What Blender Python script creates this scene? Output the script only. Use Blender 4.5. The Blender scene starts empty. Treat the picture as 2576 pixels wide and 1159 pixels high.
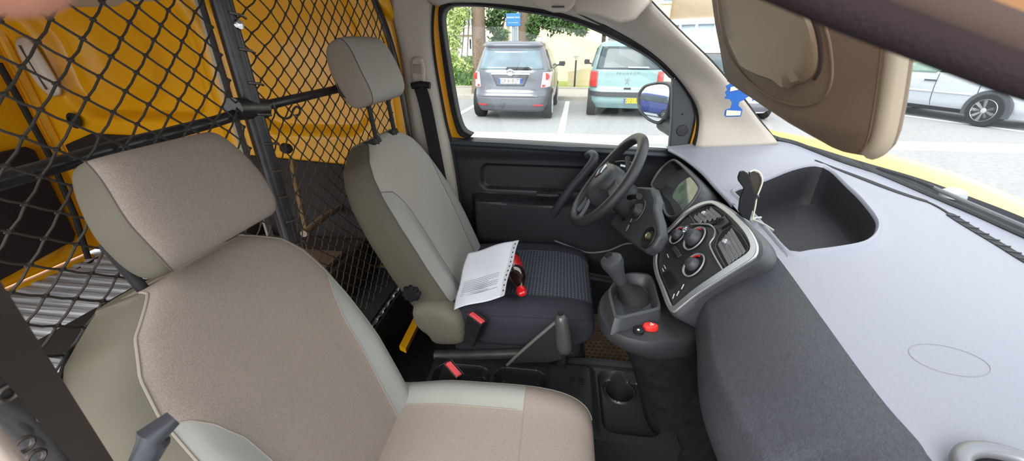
import bpy, bmesh, math, random
from mathutils import Vector as V, Matrix
random.seed(7)
C = bpy.context.scene.collection
PI = math.pi
# ---------------- camera, sky, exposure ----------------
FPX, PITCH, YAW, EYE = 970.0, math.radians(25.5), math.radians(7), V((0, 0, 1.5))
Fh = V((-math.sin(YAW), math.cos(YAW), 0)); RT = V((math.cos(YAW), math.sin(YAW), 0)); ZZ = V((0, 0, 1))
FW = Fh*math.cos(PITCH) - ZZ*math.sin(PITCH); UP = Fh*math.sin(PITCH) + ZZ*math.cos(PITCH)
cd = bpy.data.cameras.new('camera'); cam = bpy.data.objects.new('camera', cd); C.objects.link(cam)
cd.sensor_width = 36; cd.lens = 36*FPX/2576; cd.clip_start = .004; cd.clip_end = 300
cam.matrix_world = Matrix((( RT.x, UP.x, -FW.x, EYE.x), (RT.y, UP.y, -FW.y, EYE.y), (RT.z, UP.z, -FW.z, EYE.z), (0, 0, 0, 1)))
cd.dof.use_dof = True; cd.dof.focus_distance = 1.25; cd.dof.aperture_fstop = 9
S = bpy.context.scene; S.camera = cam
S.view_settings.view_transform = 'Standard'; S.view_settings.look = 'None'; S.view_settings.gamma = 1; S.view_settings.use_curve_mapping = False
S.view_settings.exposure = 1.2
w = bpy.data.worlds.new('sky'); S.world = w; w.use_nodes = True
nt = w.node_tree; bg = nt.nodes['Background']; bg.inputs[1].default_value = 1.0
tc = nt.nodes.new('ShaderNodeTexCoord'); nz = nt.nodes.new('ShaderNodeTexNoise'); nz.inputs['Scale'].default_value = 2.2; nz.inputs['Detail'].default_value = 5
rp = nt.nodes.new('ShaderNodeValToRGB'); rp.color_ramp.elements[0].color = (.80, .88, 1.0, 1); rp.color_ramp.elements[1].color = (1.05, 1.05, 1.03, 1)
rp.color_ramp.elements[0].position = .35; rp.color_ramp.elements[1].position = .62
nt.links.new(tc.outputs['Generated'], nz.inputs['Vector']); nt.links.new(nz.outputs['Fac'], rp.inputs[0]); nt.links.new(rp.outputs[0], bg.inputs[0])
sd = bpy.data.lights.new('sun', 'SUN'); sd.energy = 1.8; sd.angle = math.radians(40); sd.color = (1, .97, .92)
sun = bpy.data.objects.new('sun', sd); C.objects.link(sun)
sun.rotation_euler = V((-.25, -.75, .62)).to_track_quat('Z', 'Y').to_euler()

def at(px, py, **k):
    """where the line of sight through a spot of the photograph meets a plane of the van (x=, y= or z=) or a depth d"""
    r = RT*((px-1288)/FPX) + UP*((579.5-py)/FPX) + FW
    if 'd' in k: t = k['d']
    elif 'x' in k: t = (k['x']-EYE.x)/r.x
    elif 'y' in k: t = (k['y']-EYE.y)/r.y
    elif 'z' in k: t = (k['z']-EYE.z)/r.z
    else:
        p0, n = k['pl']; t = (p0-EYE).dot(n)/r.dot(n)
    return EYE + r*t

# ---------------- materials ----------------
def s2l(c): return tuple((x/255/12.92 if x/255 <= .04045 else ((x/255+.055)/1.055)**2.4) for x in c)
MATS = {}
def mat(name, col, rough=.6, metal=0, spec=.5, noise=None, bump=None, coat=0, emit=0, alpha=None):
    """col sRGB 0-255; noise=(scale, amount, detail); bump=(scale, strength)"""
    if name in MATS: return MATS[name]
    m = bpy.data.materials.new(name); m.use_nodes = True; n = m.node_tree.nodes; l = m.node_tree.links
    b = n['Principled BSDF']; c = s2l(col)
    b.inputs['Base Color'].default_value = (*c, 1); b.inputs['Roughness'].default_value = rough; b.inputs['Metallic'].default_value = metal
    b.inputs['Specular IOR Level'].default_value = spec; b.inputs['Coat Weight'].default_value = coat
    t = n.new('ShaderNodeTexCoord')
    if noise:
        z = n.new('ShaderNodeTexNoise'); z.inputs['Scale'].default_value = noise[0]; z.inputs['Detail'].default_value = noise[2] if len(noise) > 2 else 4
        l.new(t.outputs['Object'], z.inputs['Vector'])
        r = n.new('ShaderNodeValToRGB'); a = noise[1]
        r.color_ramp.elements[0].position = .3; r.color_ramp.elements[1].position = .7
        r.color_ramp.elements[0].color = (*[x*(1-a) for x in c], 1); r.color_ramp.elements[1].color = (*[min(1, x*(1+a)) for x in c], 1)
        l.new(z.outputs['Fac'], r.inputs[0]); l.new(r.outputs[0], b.inputs['Base Color'])
    if bump:
        z = n.new('ShaderNodeTexNoise'); z.inputs['Scale'].default_value = bump[0]; z.inputs['Detail'].default_value = 3
        l.new(t.outputs['Object'], z.inputs['Vector'])
        u = n.new('ShaderNodeBump'); u.inputs['Strength'].default_value = bump[1]; u.inputs['Distance'].default_value = .002
        l.new(z.outputs['Fac'], u.inputs['Height']); l.new(u.outputs[0], b.inputs['Normal'])
    if emit: b.inputs['Emission Color'].default_value = (*c, 1); b.inputs['Emission Strength'].default_value = emit
    MATS[name] = m; return m
def glass(name, tint=(1, 1, 1), gl=.06, rough=0):
    if name in MATS: return MATS[name]
    m = bpy.data.materials.new(name); m.use_nodes = True; n = m.node_tree.nodes; l = m.node_tree.links; n.clear()
    o = n.new('ShaderNodeOutputMaterial'); t = n.new('ShaderNodeBsdfTransparent'); t.inputs[0].default_value = (*tint, 1)
    g = n.new('ShaderNodeBsdfGlossy'); g.inputs['Roughness'].default_value = rough; mx = n.new('ShaderNodeMixShader'); mx.inputs[0].default_value = gl
    l.new(t.outputs[0], mx.inputs[1]); l.new(g.outputs[0], mx.inputs[2]); l.new(mx.outputs[0], o.inputs[0]); MATS[name] = m; return m
fab_brown = mat('seat_fabric_taupe', (139, 128, 120), .95, spec=.15, noise=(700, .16, 2), bump=(600, .3))
fab_side = mat('seat_side_grey', (95, 91, 79), .7, spec=.25, noise=(9, .06), bump=(300, .15))
fab_light = mat('seat_bolster_grey', (145, 145, 140), .7, spec=.25, noise=(12, .04), bump=(300, .12))
fab_mid = mat('seat_fabric_grey', (162, 157, 149), .92, spec=.15, noise=(700, .10, 2), bump=(450, .4))
pipe_m = mat('seat_piping', (142, 134, 124), .8, spec=.2)
pipe_dark = mat('seat_piping_dark', (92, 82, 80), .8)
cover_m = mat('cover_dark', (52, 52, 61), .85, spec=.25, bump=(400, .2))
plas = mat('plastic_black', (46, 47, 50), .5, spec=.4, bump=(700, .15))
plas_d = mat('plastic_deep_black', (26, 26, 29), .55, spec=.35)
plas_g = mat('plastic_charcoal', (62, 64, 68), .45, spec=.5, bump=(600, .2))
pad_m = mat('dash_pad', (132, 134, 146), .42, spec=.6, noise=(420, .05, 3), bump=(700, .25))
face_m = mat('dash_face', (66, 68, 75), .5, spec=.5, noise=(160, .12, 3), bump=(330, .4))
silver_m = mat('satin_silver', (190, 192, 196), .3, metal=.75)
dark_rubber = mat('rubber', (24, 24, 26), .7)
tube_m = mat('partition_tube', (44, 42, 43), .32, spec=.6, noise=(30, .3))
net_m = mat('net_cord', (58, 52, 46), .7)
yel = mat('yellow_paint', (230, 166, 14), .3, spec=.5, noise=(1.2, .06), coat=.15)
yel_sheen = mat('yellow_paint_sheen', (222, 182, 92), .3, spec=.5, coat=.3)  # same van yellow, paled in its colour for reflected sky
beige = mat('headliner_beige', (182, 174, 163), .85, spec=.25, bump=(500, .15))
visor_m = mat('visor_beige', (112, 94, 77), .55, spec=.4, noise=(14, .07), bump=(500, .1))
red_m = mat('red_plastic', (224, 44, 40), .4)
white_m = mat('white_paint', (235, 235, 232), .5)
paper_m = mat('paper_white', (222, 226, 236), .35, spec=.5)
chrome = mat('chrome', (215, 217, 220), .12, metal=1)
belt_m = mat('belt_webbing', (52, 44, 38), .8, spec=.3)
belt_b = mat('belt_webbing_black', (30, 29, 31), .8, spec=.3)

# ---------------- mesh helpers ----------------
WR = {}
class MB:
    def __init__(s): s.v = []; s.f = []; s.m = []; s.mi = 0
    def add(s, vs, fs):
        k = len(s.v); s.v += [tuple(p) for p in vs]; s.f += [[i+k for i in f] for f in fs]; s.m += [s.mi]*len(fs); return s
    def grid(s, f, nu, nv, closed_u=False):
        vs = [f(i/nu, j/nv) for j in range(nv+1) for i in range(nu+1)]; W = nu+1
        return s.add(vs, [[j*W+i, j*W+i+1, (j+1)*W+i+1, (j+1)*W+i] for j in range(nv) for i in range(nu)])
    def loft(s, rings, cap=True, closed=True):
        n = len(rings[0]); vs = [p for r in rings for p in r]; fs = []
        for j in range(len(rings)-1):
            for i in range(n if closed else n-1):
                a = (i+1) % n; fs.append([j*n+i, j*n+a, (j+1)*n+a, (j+1)*n+i])
        if cap: fs.append(list(range(n))[::-1]); fs.append([(len(rings)-1)*n+i for i in range(n)])
        return s.add(vs, fs)
    def tube(s, pts, r, n=10, cap=True, flat=1, ref=None):
        pts = [V(p) for p in pts]; rings = []; prev = None
        for i, p in enumerate(pts):
            t = (pts[min(i+1, len(pts)-1)] - pts[max(i-1, 0)]).normalized()
            if prev is None:
                a = ref or (V((0, 0, 1)) if abs(t.z) < .9 else V((1, 0, 0)))
                prev = (a - t*a.dot(t)).normalized()
            else: prev = (prev - t*prev.dot(t)).normalized()
            b = t.cross(prev); rr = r[i] if isinstance(r, (list, tuple)) else r
            rings.append([p + prev*math.cos(2*PI*k/n)*rr*flat + b*math.sin(2*PI*k/n)*rr for k in range(n)])
        return s.loft(rings, cap)
    def ring(s, pts, r, n=8, flat=1):
        """closed tube"""
        pts = [V(p) for p in pts]; m = len(pts); c = sum(pts, V())/m; vs = []; fs = []
        nn = V()
        for i in range(m): nn += (pts[i]-c).cross(pts[(i+1) % m]-c)
        nn.normalize()
        for i in range(m):
            t = (pts[(i+1) % m]-pts[i-1]).normalized(); b = t.cross(nn).normalized()
            vs += [pts[i] + nn*math.cos(2*PI*k/n)*r + b*math.sin(2*PI*k/n)*r*flat for k in range(n)]
        for i in range(m):
            for k in range(n):
                a = (k+1) % n; j = (i+1) % m; fs.append([i*n+k, i*n+a, j*n+a, j*n+k])
        return s.add(vs, fs)
    def prism(s, pts, vec):
        pts = [V(p) for p in pts]; n = len(pts); vec = V(vec)
        return s.add(pts + [p+vec for p in pts], [list(range(n))[::-1], list(range(n, 2*n))] + [[i, (i+1) % n, n+(i+1) % n, n+i] for i in range(n)])
    def box(s, c, d, rot=None):
        c = V(c); q = [V((x*d[0]/2, y*d[1]/2, z*d[2]/2)) for x in (-1, 1) for y in (-1, 1) for z in (-1, 1)]
        if rot: q = [rot @ p for p in q]
        return s.add([c+p for p in q], [[0, 1, 3, 2], [4, 6, 7, 5], [0, 4, 5, 1], [2, 3, 7, 6], [0, 2, 6, 4], [1, 5, 7, 3]])
    def lathe(s, prof, o, ax, n=28, cap=True, ref=None):
        o = V(o); ax = V(ax).normalized(); a = ref or (V((0, 0, 1)) if abs(ax.z) < .9 else V((1, 0, 0)))
        u = (a-ax*a.dot(ax)).normalized(); b = ax.cross(u)
        return s.loft([[o+ax*h + (u*math.cos(2*PI*k/n)+b*math.sin(2*PI*k/n))*r for k in range(n)] for r, h in prof], cap)
    def ringplate(s, a, b, vec):
        """plate between two closed outlines a (inner), b (outer) with thickness vec"""
        n = len(a); a = [V(p) for p in a]; b = [V(p) for p in b]; vec = V(vec)
        vs = a+b+[p+vec for p in a]+[p+vec for p in b]; fs = []
        for i in range(n):
            j = (i+1) % n
            fs += [[i, j, n+j, n+i], [2*n+i, 3*n+i, 3*n+j, 2*n+j], [i, 2*n+i, 2*n+j, j], [n+i, n+j, 3*n+j, 3*n+i]]
        return s.add(vs, fs)
    def build(s, name, m, parent=None, smooth=True, bevel=0, solid=0, sub=0, seg=3, ang=35):
        me = bpy.data.meshes.new(name); me.from_pydata(s.v, [], s.f)
        for q in (m if isinstance(m, (list, tuple)) else [m]): me.materials.append(q)
        me.polygons.foreach_set('material_index', s.m)
        bm = bmesh.new(); bm.from_mesh(me); bmesh.ops.remove_doubles(bm, verts=bm.verts, dist=1e-6)
        bmesh.ops.recalc_face_normals(bm, faces=bm.faces)
        bm.to_mesh(me); bm.free()
        if smooth: me.polygons.foreach_set('use_smooth', [True]*len(me.polygons))
        o = bpy.data.objects.new(name, me); C.objects.link(o)
        if solid:
            q = o.modifiers.new('solid', 'SOLIDIFY'); q.thickness = abs(solid); q.offset = 0 if solid > 0 else -1
        if bevel:
            q = o.modifiers.new('bevel', 'BEVEL'); q.width = bevel; q.segments = seg; q.limit_method = 'ANGLE'; q.angle_limit = math.radians(ang)
        if sub: q = o.modifiers.new('sub', 'SUBSURF'); q.levels = q.render_levels = sub
        if smooth and not sub:
            try:
                me.set_sharp_from_angle(angle=math.radians(42))
            except Exception: pass
        if parent is not None:
            o.parent = parent
            if parent.name in WR: o.matrix_parent_inverse = Matrix.Translation(-WR[parent.name])
        return o
def tag(o, label, cat=None, group=None, kind=None):
    o['label'] = label
    if cat: o['category'] = cat
    if group: o['group'] = group
    if kind: o['kind'] = kind
    return o
def root(name, label, cat, loc, group=None, kind=None, rz=None):
    o = bpy.data.objects.new(name, None); o.empty_display_size = .05; C.objects.link(o); o.location = loc
    if rz is None: WR[o.name] = V(loc)
    else: o.rotation_euler = (0, 0, rz)
    return tag(o, label, cat, group, kind)
def cr(pts, n=8, closed=False):
    """Catmull-Rom through points"""
    pts = [V(p) for p in pts]; m = len(pts); out = []
    for i in range(m if closed else m-1):
        if closed: a, b, c, d = pts[i-1], pts[i], pts[(i+1) % m], pts[(i+2) % m]
        else: a, b, c, d = pts[max(i-1, 0)], pts[i], pts[i+1], pts[min(i+2, m-1)]
        for k in range(n):
            t = k/n; out.append(.5*((2*b)+(c-a)*t+(2*a-5*b+4*c-d)*t*t+(3*b-a-3*c+d)*t**3))
    if not closed: out.append(pts[-1])
    return out
def resample(pts, n):
    L = [0]
    for a, b in zip(pts, pts[1:]): L.append(L[-1]+(b-a).length)
    out = []; j = 0
    for k in range(n+1):
        t = L[-1]*k/n
        while j < len(L)-2 and L[j+1] < t: j += 1
        out.append(pts[j].lerp(pts[j+1], (t-L[j])/max(1e-9, L[j+1]-L[j])))
    return out
def interp(x, tab):
    if x <= tab[0][0]: return tab[0][1]
    for (a, b), (c, d) in zip(tab, tab[1:]):
        if x <= c:
            t = (x-a)/(c-a); return b+(d-b)*t
    return tab[-1][1]
def sm(x, a, b):
    t = max(0, min(1, (x-a)/(b-a))); return t*t*(3-2*t)
def text(body, size, o, right, up, m, name, parent, ext=.0008, align='CENTER', sx=1):
    """raised lettering: o centre, right/up world directions"""
    cu = bpy.data.curves.new(name, 'FONT'); cu.body = body; cu.size = size; cu.extrude = ext; cu.align_x = align; cu.align_y = 'CENTER'
    cu.materials.append(m); t = bpy.data.objects.new(name, cu)
    r = V(right).normalized(); u = V(up); u = (u-r*u.dot(r)).normalized(); n = r.cross(u); o = V(o)
    M = Matrix(((r.x*sx, u.x, n.x, o.x), (r.y*sx, u.y, n.y, o.y), (r.z*sx, u.z, n.z, o.z), (0, 0, 0, 1)))
    dg = bpy.context.evaluated_depsgraph_get(); C.objects.link(t); bpy.context.view_layer.update()
    me = bpy.data.meshes.new_from_object(t.evaluated_get(bpy.context.evaluated_depsgraph_get())); me.name = name
    bpy.data.objects.remove(t); bpy.data.curves.remove(cu)
    me.transform(M); ob = bpy.data.objects.new(name, me); C.objects.link(ob); ob.parent = parent
    if parent.name in WR: ob.matrix_parent_inverse = Matrix.Translation(-WR[parent.name])
    return ob
# ======================= OUTSIDE =======================
asph = mat('asphalt', (152, 152, 154), .9, noise=(14, .12, 8), bump=(120, .5))
lane = mat('road_paint', (225, 225, 222), .8, noise=(30, .06, 6))
gutter_m = mat('pale_concrete', (186, 184, 177), .85, noise=(6, .06, 6))
kerb_m = mat('kerb_stone', (168, 162, 152), .85, noise=(8, .12, 6))
grass_m = mat('lawn_green', (150, 165, 80), .95, noise=(30, .3, 6))
cream = mat('cream_render', (234, 221, 190), .9, noise=(3, .03))
cream2 = mat('cream_render_dark', (214, 196, 158), .9, noise=(3, .04))
whit = mat('shutter_white', (232, 236, 240), .6)
wglass = mat('house_glass', (140, 158, 172), .12, spec=.8)
bark = mat('bark', (122, 104, 88), .95, noise=(26, .3, 8), bump=(40, 1))
g = MB().box((10, 12, -.05), (80, 60, .1)).build('ground', asph); tag(g, 'grey asphalt of the street and car park around the van', 'ground', kind='structure')
g = MB().prism([(-14, 6.72, -.002), (24, 7.0, -.002), (24, 7.68, -.002), (-14, 7.3, -.002)], (0, 0, .012)).build('gutter_strip', gutter_m)
tag(g, 'pale concrete strip running across the street in front of the parking bays', 'road strip', kind='structure')
def bay(a, b, wd, label):
    a = V(a); b = V(b); d = (b-a).normalized(); s = V((-d.y, d.x, 0))*wd/2
    o = MB().prism([a-s, b-s, b+s, a+s], (0, 0, .006)).build('bay_line', lane); tag(o, label, 'road marking', 'white parking bay lines', 'structure')
bay((.02, 7.5, .001), (.18, 12.3, .001), .13, 'white parking bay line between the grey and the pale green car')
bay((-2.5, 8.2, .001), (-2.38, 12.3, .001), .13, 'white parking bay line left of the grey car')
bay((2.95, 7.6, .001), (3.1, 12.3, .001), .13, 'white parking bay line right of the pale green car')
bay((9.3, 8.0, .001), (7.0, 13.6, .001), .12, 'white parking bay line beside the silver hatchback')
g = MB().box((0, 12.62, .05), (40, .14, .14)).build('kerb', kerb_m, bevel=.02); tag(g, 'stone kerb between the parking bays and the footpath', 'kerb', kind='structure')
g = MB().box((0, 13.95, .04), (40, 2.5, .1)).build('footpath', mat('footpath', (172, 165, 158), .9, noise=(9, .08, 6))); tag(g, 'grey footpath behind the parked cars', 'footpath', kind='structure')
g = MB().box((0, 15.3, .07), (40, .12, .16)).build('kerb', kerb_m, bevel=.02); tag(g, 'low stone edging between the footpath and the lawn', 'kerb', kind='structure')
g = MB().box((0, 17.2, .05), (40, 3.7, .1)).build('lawn', grass_m); tag(g, 'strip of yellowish green lawn in front of the apartment block', 'lawn', kind='structure')
# retaining wall
g = MB().prism([(.2, 16.4, .08), (4.5, 16.4, .08), (4.5, 16.4, 1.05), (2.0, 16.4, .95), (.2, 16.4, .62)], (0, .25, 0)).build('garden_wall', cream2, bevel=.02, smooth=False)
tag(g, 'low cream garden wall with a sloping top behind the parked cars', 'wall', kind='structure')
# buildings
def window_box(par, x0, x1, z0, z1, y, shut=.0, bal=False):
    f = MB().ringplate([(x0, y, z0), (x1, y, z0), (x1, y, z1), (x0, y, z1)], [(x0-.09, y, z0-.09), (x1+.09, y, z0-.09), (x1+.09, y, z1+.09), (x0-.09, y, z1+.09)], (0, -.07, 0)).build('window', whit, par)
    q = MB().box(((x0+x1)/2, y-.02, (z0+z1)/2), (x1-x0, .03, z1-z0)).build('pane', wglass, f)
    m = MB().box(((x0+x1)/2, y-.05, (z0+z1)/2), (.07, .04, z1-z0)).build('window_bar', whit, f)
    if shut: MB().box(((x0+x1)/2, y-.05, z1-(z1-z0)*shut/2), (x1-x0, .04, (z1-z0)*shut)).build('roller_shutter', whit, f)
b = root('apartment_building', 'cream apartment block behind the trees and the grey car', 'building', (0, 19, 0))
MB().box((-4.7, 21, 5), (12.6, 3.6, 10)).build('wall', cream, b)
MB().box((-3.05, 19.0, 5), (1.0, .5, 10)).build('pier', cream, b)
MB().box((.1, 18.9, 5), (2.9, .7, 10)).build('wall_panel', cream, b)
MB().box((-5.2, 19.0, 5), (.5, .5, 10)).build('pier', cream, b)
for (x0, x1, z0, z1, sh) in ((-4.7, -3.8, .4, 1.8, .4), (-4.7, -3.8, 2.35, 4.0, .6), (-6.6, -5.7, .4, 1.8, .3), (-6.6, -5.7, 2.35, 4, .4), (-2.35, -1.75, 1.6, 3.8, .0), (-1.5, -1.42, 1.6, 3.8, 0), (-2.2, -1.6, .3, 1.2, 0)):
    window_box(b, x0, x1, z0, z1, 19.17, sh)
MB().box((-4.25, 19.0, 1.15), (1.1, .12, .5)).build('balcony_front', whit, b); MB().box((-4.25, 19.0, 2.1), (1.15, .14, .25)).build('balcony_slab', whit, b)
b = root('apartment_building', 'cream apartment wing with glazed balconies behind the pale green car', 'building', (6, 18, 0))
MB().box((9.3, 21, 5), (15, 3.4, 10)).build('wall', cream, b)
for i, (x, z) in enumerate(((2.6, 1.6), (2.6, 4.3))):
    MB().box((x, 18.6, z), (1.8, 1.4, .16)).build('balcony_slab', whit, b)
    MB().box((x, 17.95, z+.5), (1.75, .06, .75)).build('balcony_front', glass('balcony_glass', (.75, .83, .88), .15), b)
for x in (1.72, 2.6, 3.5): MB().box((x, 18.0, 3), (.09, .12, 6)).build('balcony_post', whit, b)
MB().box((2.1, 19.2, 1.4), (.7, .06, 2.4)).build('door', mat('door_brown', (120, 84, 60), .6), b)
for x0 in (4.0, 5.4, 6.8, 8.2, 9.6, 11, 12.4):
    window_box(b, x0, x0+1.0, .9, 2.2, 19.3, .3); window_box(b, x0, x0+1.0, 3.2, 4.7, 19.3, .2)
# curved glazed stair bay seen over the pale green car
b = root('glazed_stair_bay', 'rounded bay with tall white framed windows and beige cladding above', 'building', (5.3, 14.6, 0))
def arc(r, z, a0=200, a1=330, n=24, c=(5.2, 15.6)): return [V((c[0]+r*math.cos(math.radians(a0+(a1-a0)*k/n)), c[1]+r*math.sin(math.radians(a0+(a1-a0)*k/n)), z)) for k in range(n+1)]
MB().loft([arc(1.9, 0), arc(1.9, .9)], False, False).build('lower_wall', cream, b, solid=.1)
MB().loft([arc(1.88, .9), arc(1.88, 2.15)], False, False).build('glazing', mat('bay_glass', (165, 180, 192), .15, spec=.8), b, solid=.04)
MB().tube(arc(1.93, 2.2), .09, 8).build('cornice', whit, b); MB().tube(arc(1.93, .92), .05, 8).build('sill', whit, b)
MB().loft([arc(1.9, 2.25), arc(1.9, 4.6)], False, False).build('cladding', mat('beige_cladding', (208, 186, 160), .8), b, solid=.1)
mm = MB()
for k in range(0, 25, 3):
    a = arc(1.93, .9)[k]; mm.tube([a, a+V((0, 0, 1.3))], .045, 6)
mm.build('window_bars', whit, b)
# hedge, bushes, trees
def leafcloud(n, fn, size, seed):
    rnd = random.Random(seed); m = MB()
    for _ in range(n):
        p = fn(rnd); a = V((rnd.uniform(-1, 1), rnd.uniform(-1, 1), rnd.uniform(-1, 1))).normalized(); b2 = a.orthogonal().normalized(); s = size*rnd.uniform(.6, 1.3)
        m.add([p-a*s, p+b2*s*.45+a.cross(b2)*s*.15, p+a*s, p-b2*s*.45+a.cross(b2)*s*.15], [[0, 1, 2, 3]])
    return m
leaf1 = mat('leaf_green', (112, 148, 64), .6, noise=(5, .35)); leaf2 = mat('leaf_dark', (72, 104, 50), .6, noise=(5, .35)); leaf3 = mat('leaf_pale', (170, 188, 110), .6, noise=(5, .3))
def inbox(x0, x1, y0, y1, z0, z1): return lambda r: V((r.uniform(x0, x1), r.uniform(y0, y1), r.uniform(z0, z1)))
r_ = root('hedge', 'clipped green hedge at the left edge of the driver window', 'hedge', (-5, 16.2, 0))
leafcloud(5200, inbox(-7.5, -2.9, 15.9, 16.7, .1, 1.15), .07, 1).build('foliage', leaf1, r_, smooth=False)
MB().box((-5.2, 16.3, .55), (4.4, .5, 1.0)).build('hedge_core', leaf2, r_)
def tree(label, x, y, rad, h, blobs, seed, m, lean=0, n=2200, sz=.12):
    t = root('tree', label, 'tree', (x, y, 0), 'trees behind the parked cars')
    blobs = [(*b_[:3], b_[3]) if len(b_) == 4 else (*at(b_[0], b_[1], y=y-.3), b_[2]) for b_ in blobs]
    pts = [V((x+lean*k/8, y, h*k/8)) for k in range(9)]
    MB().tube(pts, [rad*(1.25 if k == 0 else 1.05-.05*k) for k in range(9)], 20).build('trunk', bark, t)
    bm_ = MB()
    for (bx, by, bz, br) in blobs: bm_.tube([pts[6], V((bx, by, bz+.2)).lerp(pts[6], .5)+V((0, 0, .3)), (bx, by, bz)], [rad*.25, rad*.14, .015], 8)
    bm_.build('branches', bark, t)
    rnd = random.Random(seed)
    def fn(r):
        c = r.choice(blobs); d = V((r.gauss(0, .45), r.gauss(0, .45), r.gauss(0, .4))); return V(c[:3])+d*c[3]
    leafcloud(n, fn, sz, seed).build('foliage', m, t, smooth=False)
tree('thick straight tree trunk left of the blue sign', -2.72, 13.4, .235, 6, [(1132, 30, .3), (1150, 55, .25), (1126, 95, .25), (1146, 110, .2), (1135, 140, .22), (1160, 160, .2), (1174, 170, .14), (1165, 35, .25), (1148, 75, .22), (-4.4, 13.4, 3.0, .8)], 3, leaf3, .05, 2000, .06)
tree('leaning tree trunk just behind the blue sign', -1.28, 14.2, .26, 6, [(1250, 35, .35), (1238, 60, .28), (1262, 88, .2), (1250, 100, .18), (1278, 30, .25), (1345, 55, .3), (1340, 85, .16), (1372, 50, .3), (1395, 60, .28), (1420, 58, .28), (1445, 64, .24), (1464, 78, .16), (1390, 35, .3), (1430, 45, .3), (-.9, 13.7, 3.2, .5), (1.5, 13.9, 3.1, .5), (.3, 14, 3.3, .6)], 4, leaf2, -.05, 5600, .075)
t = root('bush', 'sparse pale green bush behind the silver hatchback', 'bush', (11.5, 15, 0))
leafcloud(1800, lambda r: V((11+r.gauss(0, 1.3), 15.2+r.gauss(0, .5), 1.2+r.gauss(0, .5))), .09, 9).build('foliage', leaf3, t, smooth=False)
MB().tube([(11, 15.2, 0), (11.1, 15.2, .7), (11, 15.1, 1.4)], [.05, .04, .02], 8).build('stem', bark, t)
# blue sign
t = root('street_sign', 'small blue sign with two lines of white writing on a thin post', 'sign', (-1.55, 12.95, 0))
c = at(1291, 50, y=12.9)
MB().tube([(c.x, 12.93, .08), (c.x, 12.93, c.z)], .03, 10).build('post', mat('post_grey', (150, 152, 155), .5), t)
MB().box(c, (.43, .03, .34)).build('sign_panel', mat('sign_blue', (50, 118, 190), .5), t, bevel=.01)
for dz, wd, hh in ((.06, .30, .05), (-.07, .26, .03)):
    text('PARKING PRIVE' if dz > 0 else 'Réservé aux résidents', hh*1.1, c+V((0, -.018, dz)), (1, 0, 0), (0, 0, 1), white_m, 'lettering', t)
# small park lamp
t = root('lamp_post', 'short dark lamp post with a pale cap before the cream wall', 'lamp post', (1.0, 15.9, 0))
c = at(1450, 140, y=15.9); MB().tube([(c.x, 15.9, .1), (c.x, 15.9, c.z-.1)], .035, 8).build('post', plas_d, t)
MB().lathe([(.03, -.16), (.08, -.05), (.16, 0), (.14, .03)], c, (0, 0, 1), 16).build('lamp_head', white_m, t)

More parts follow.
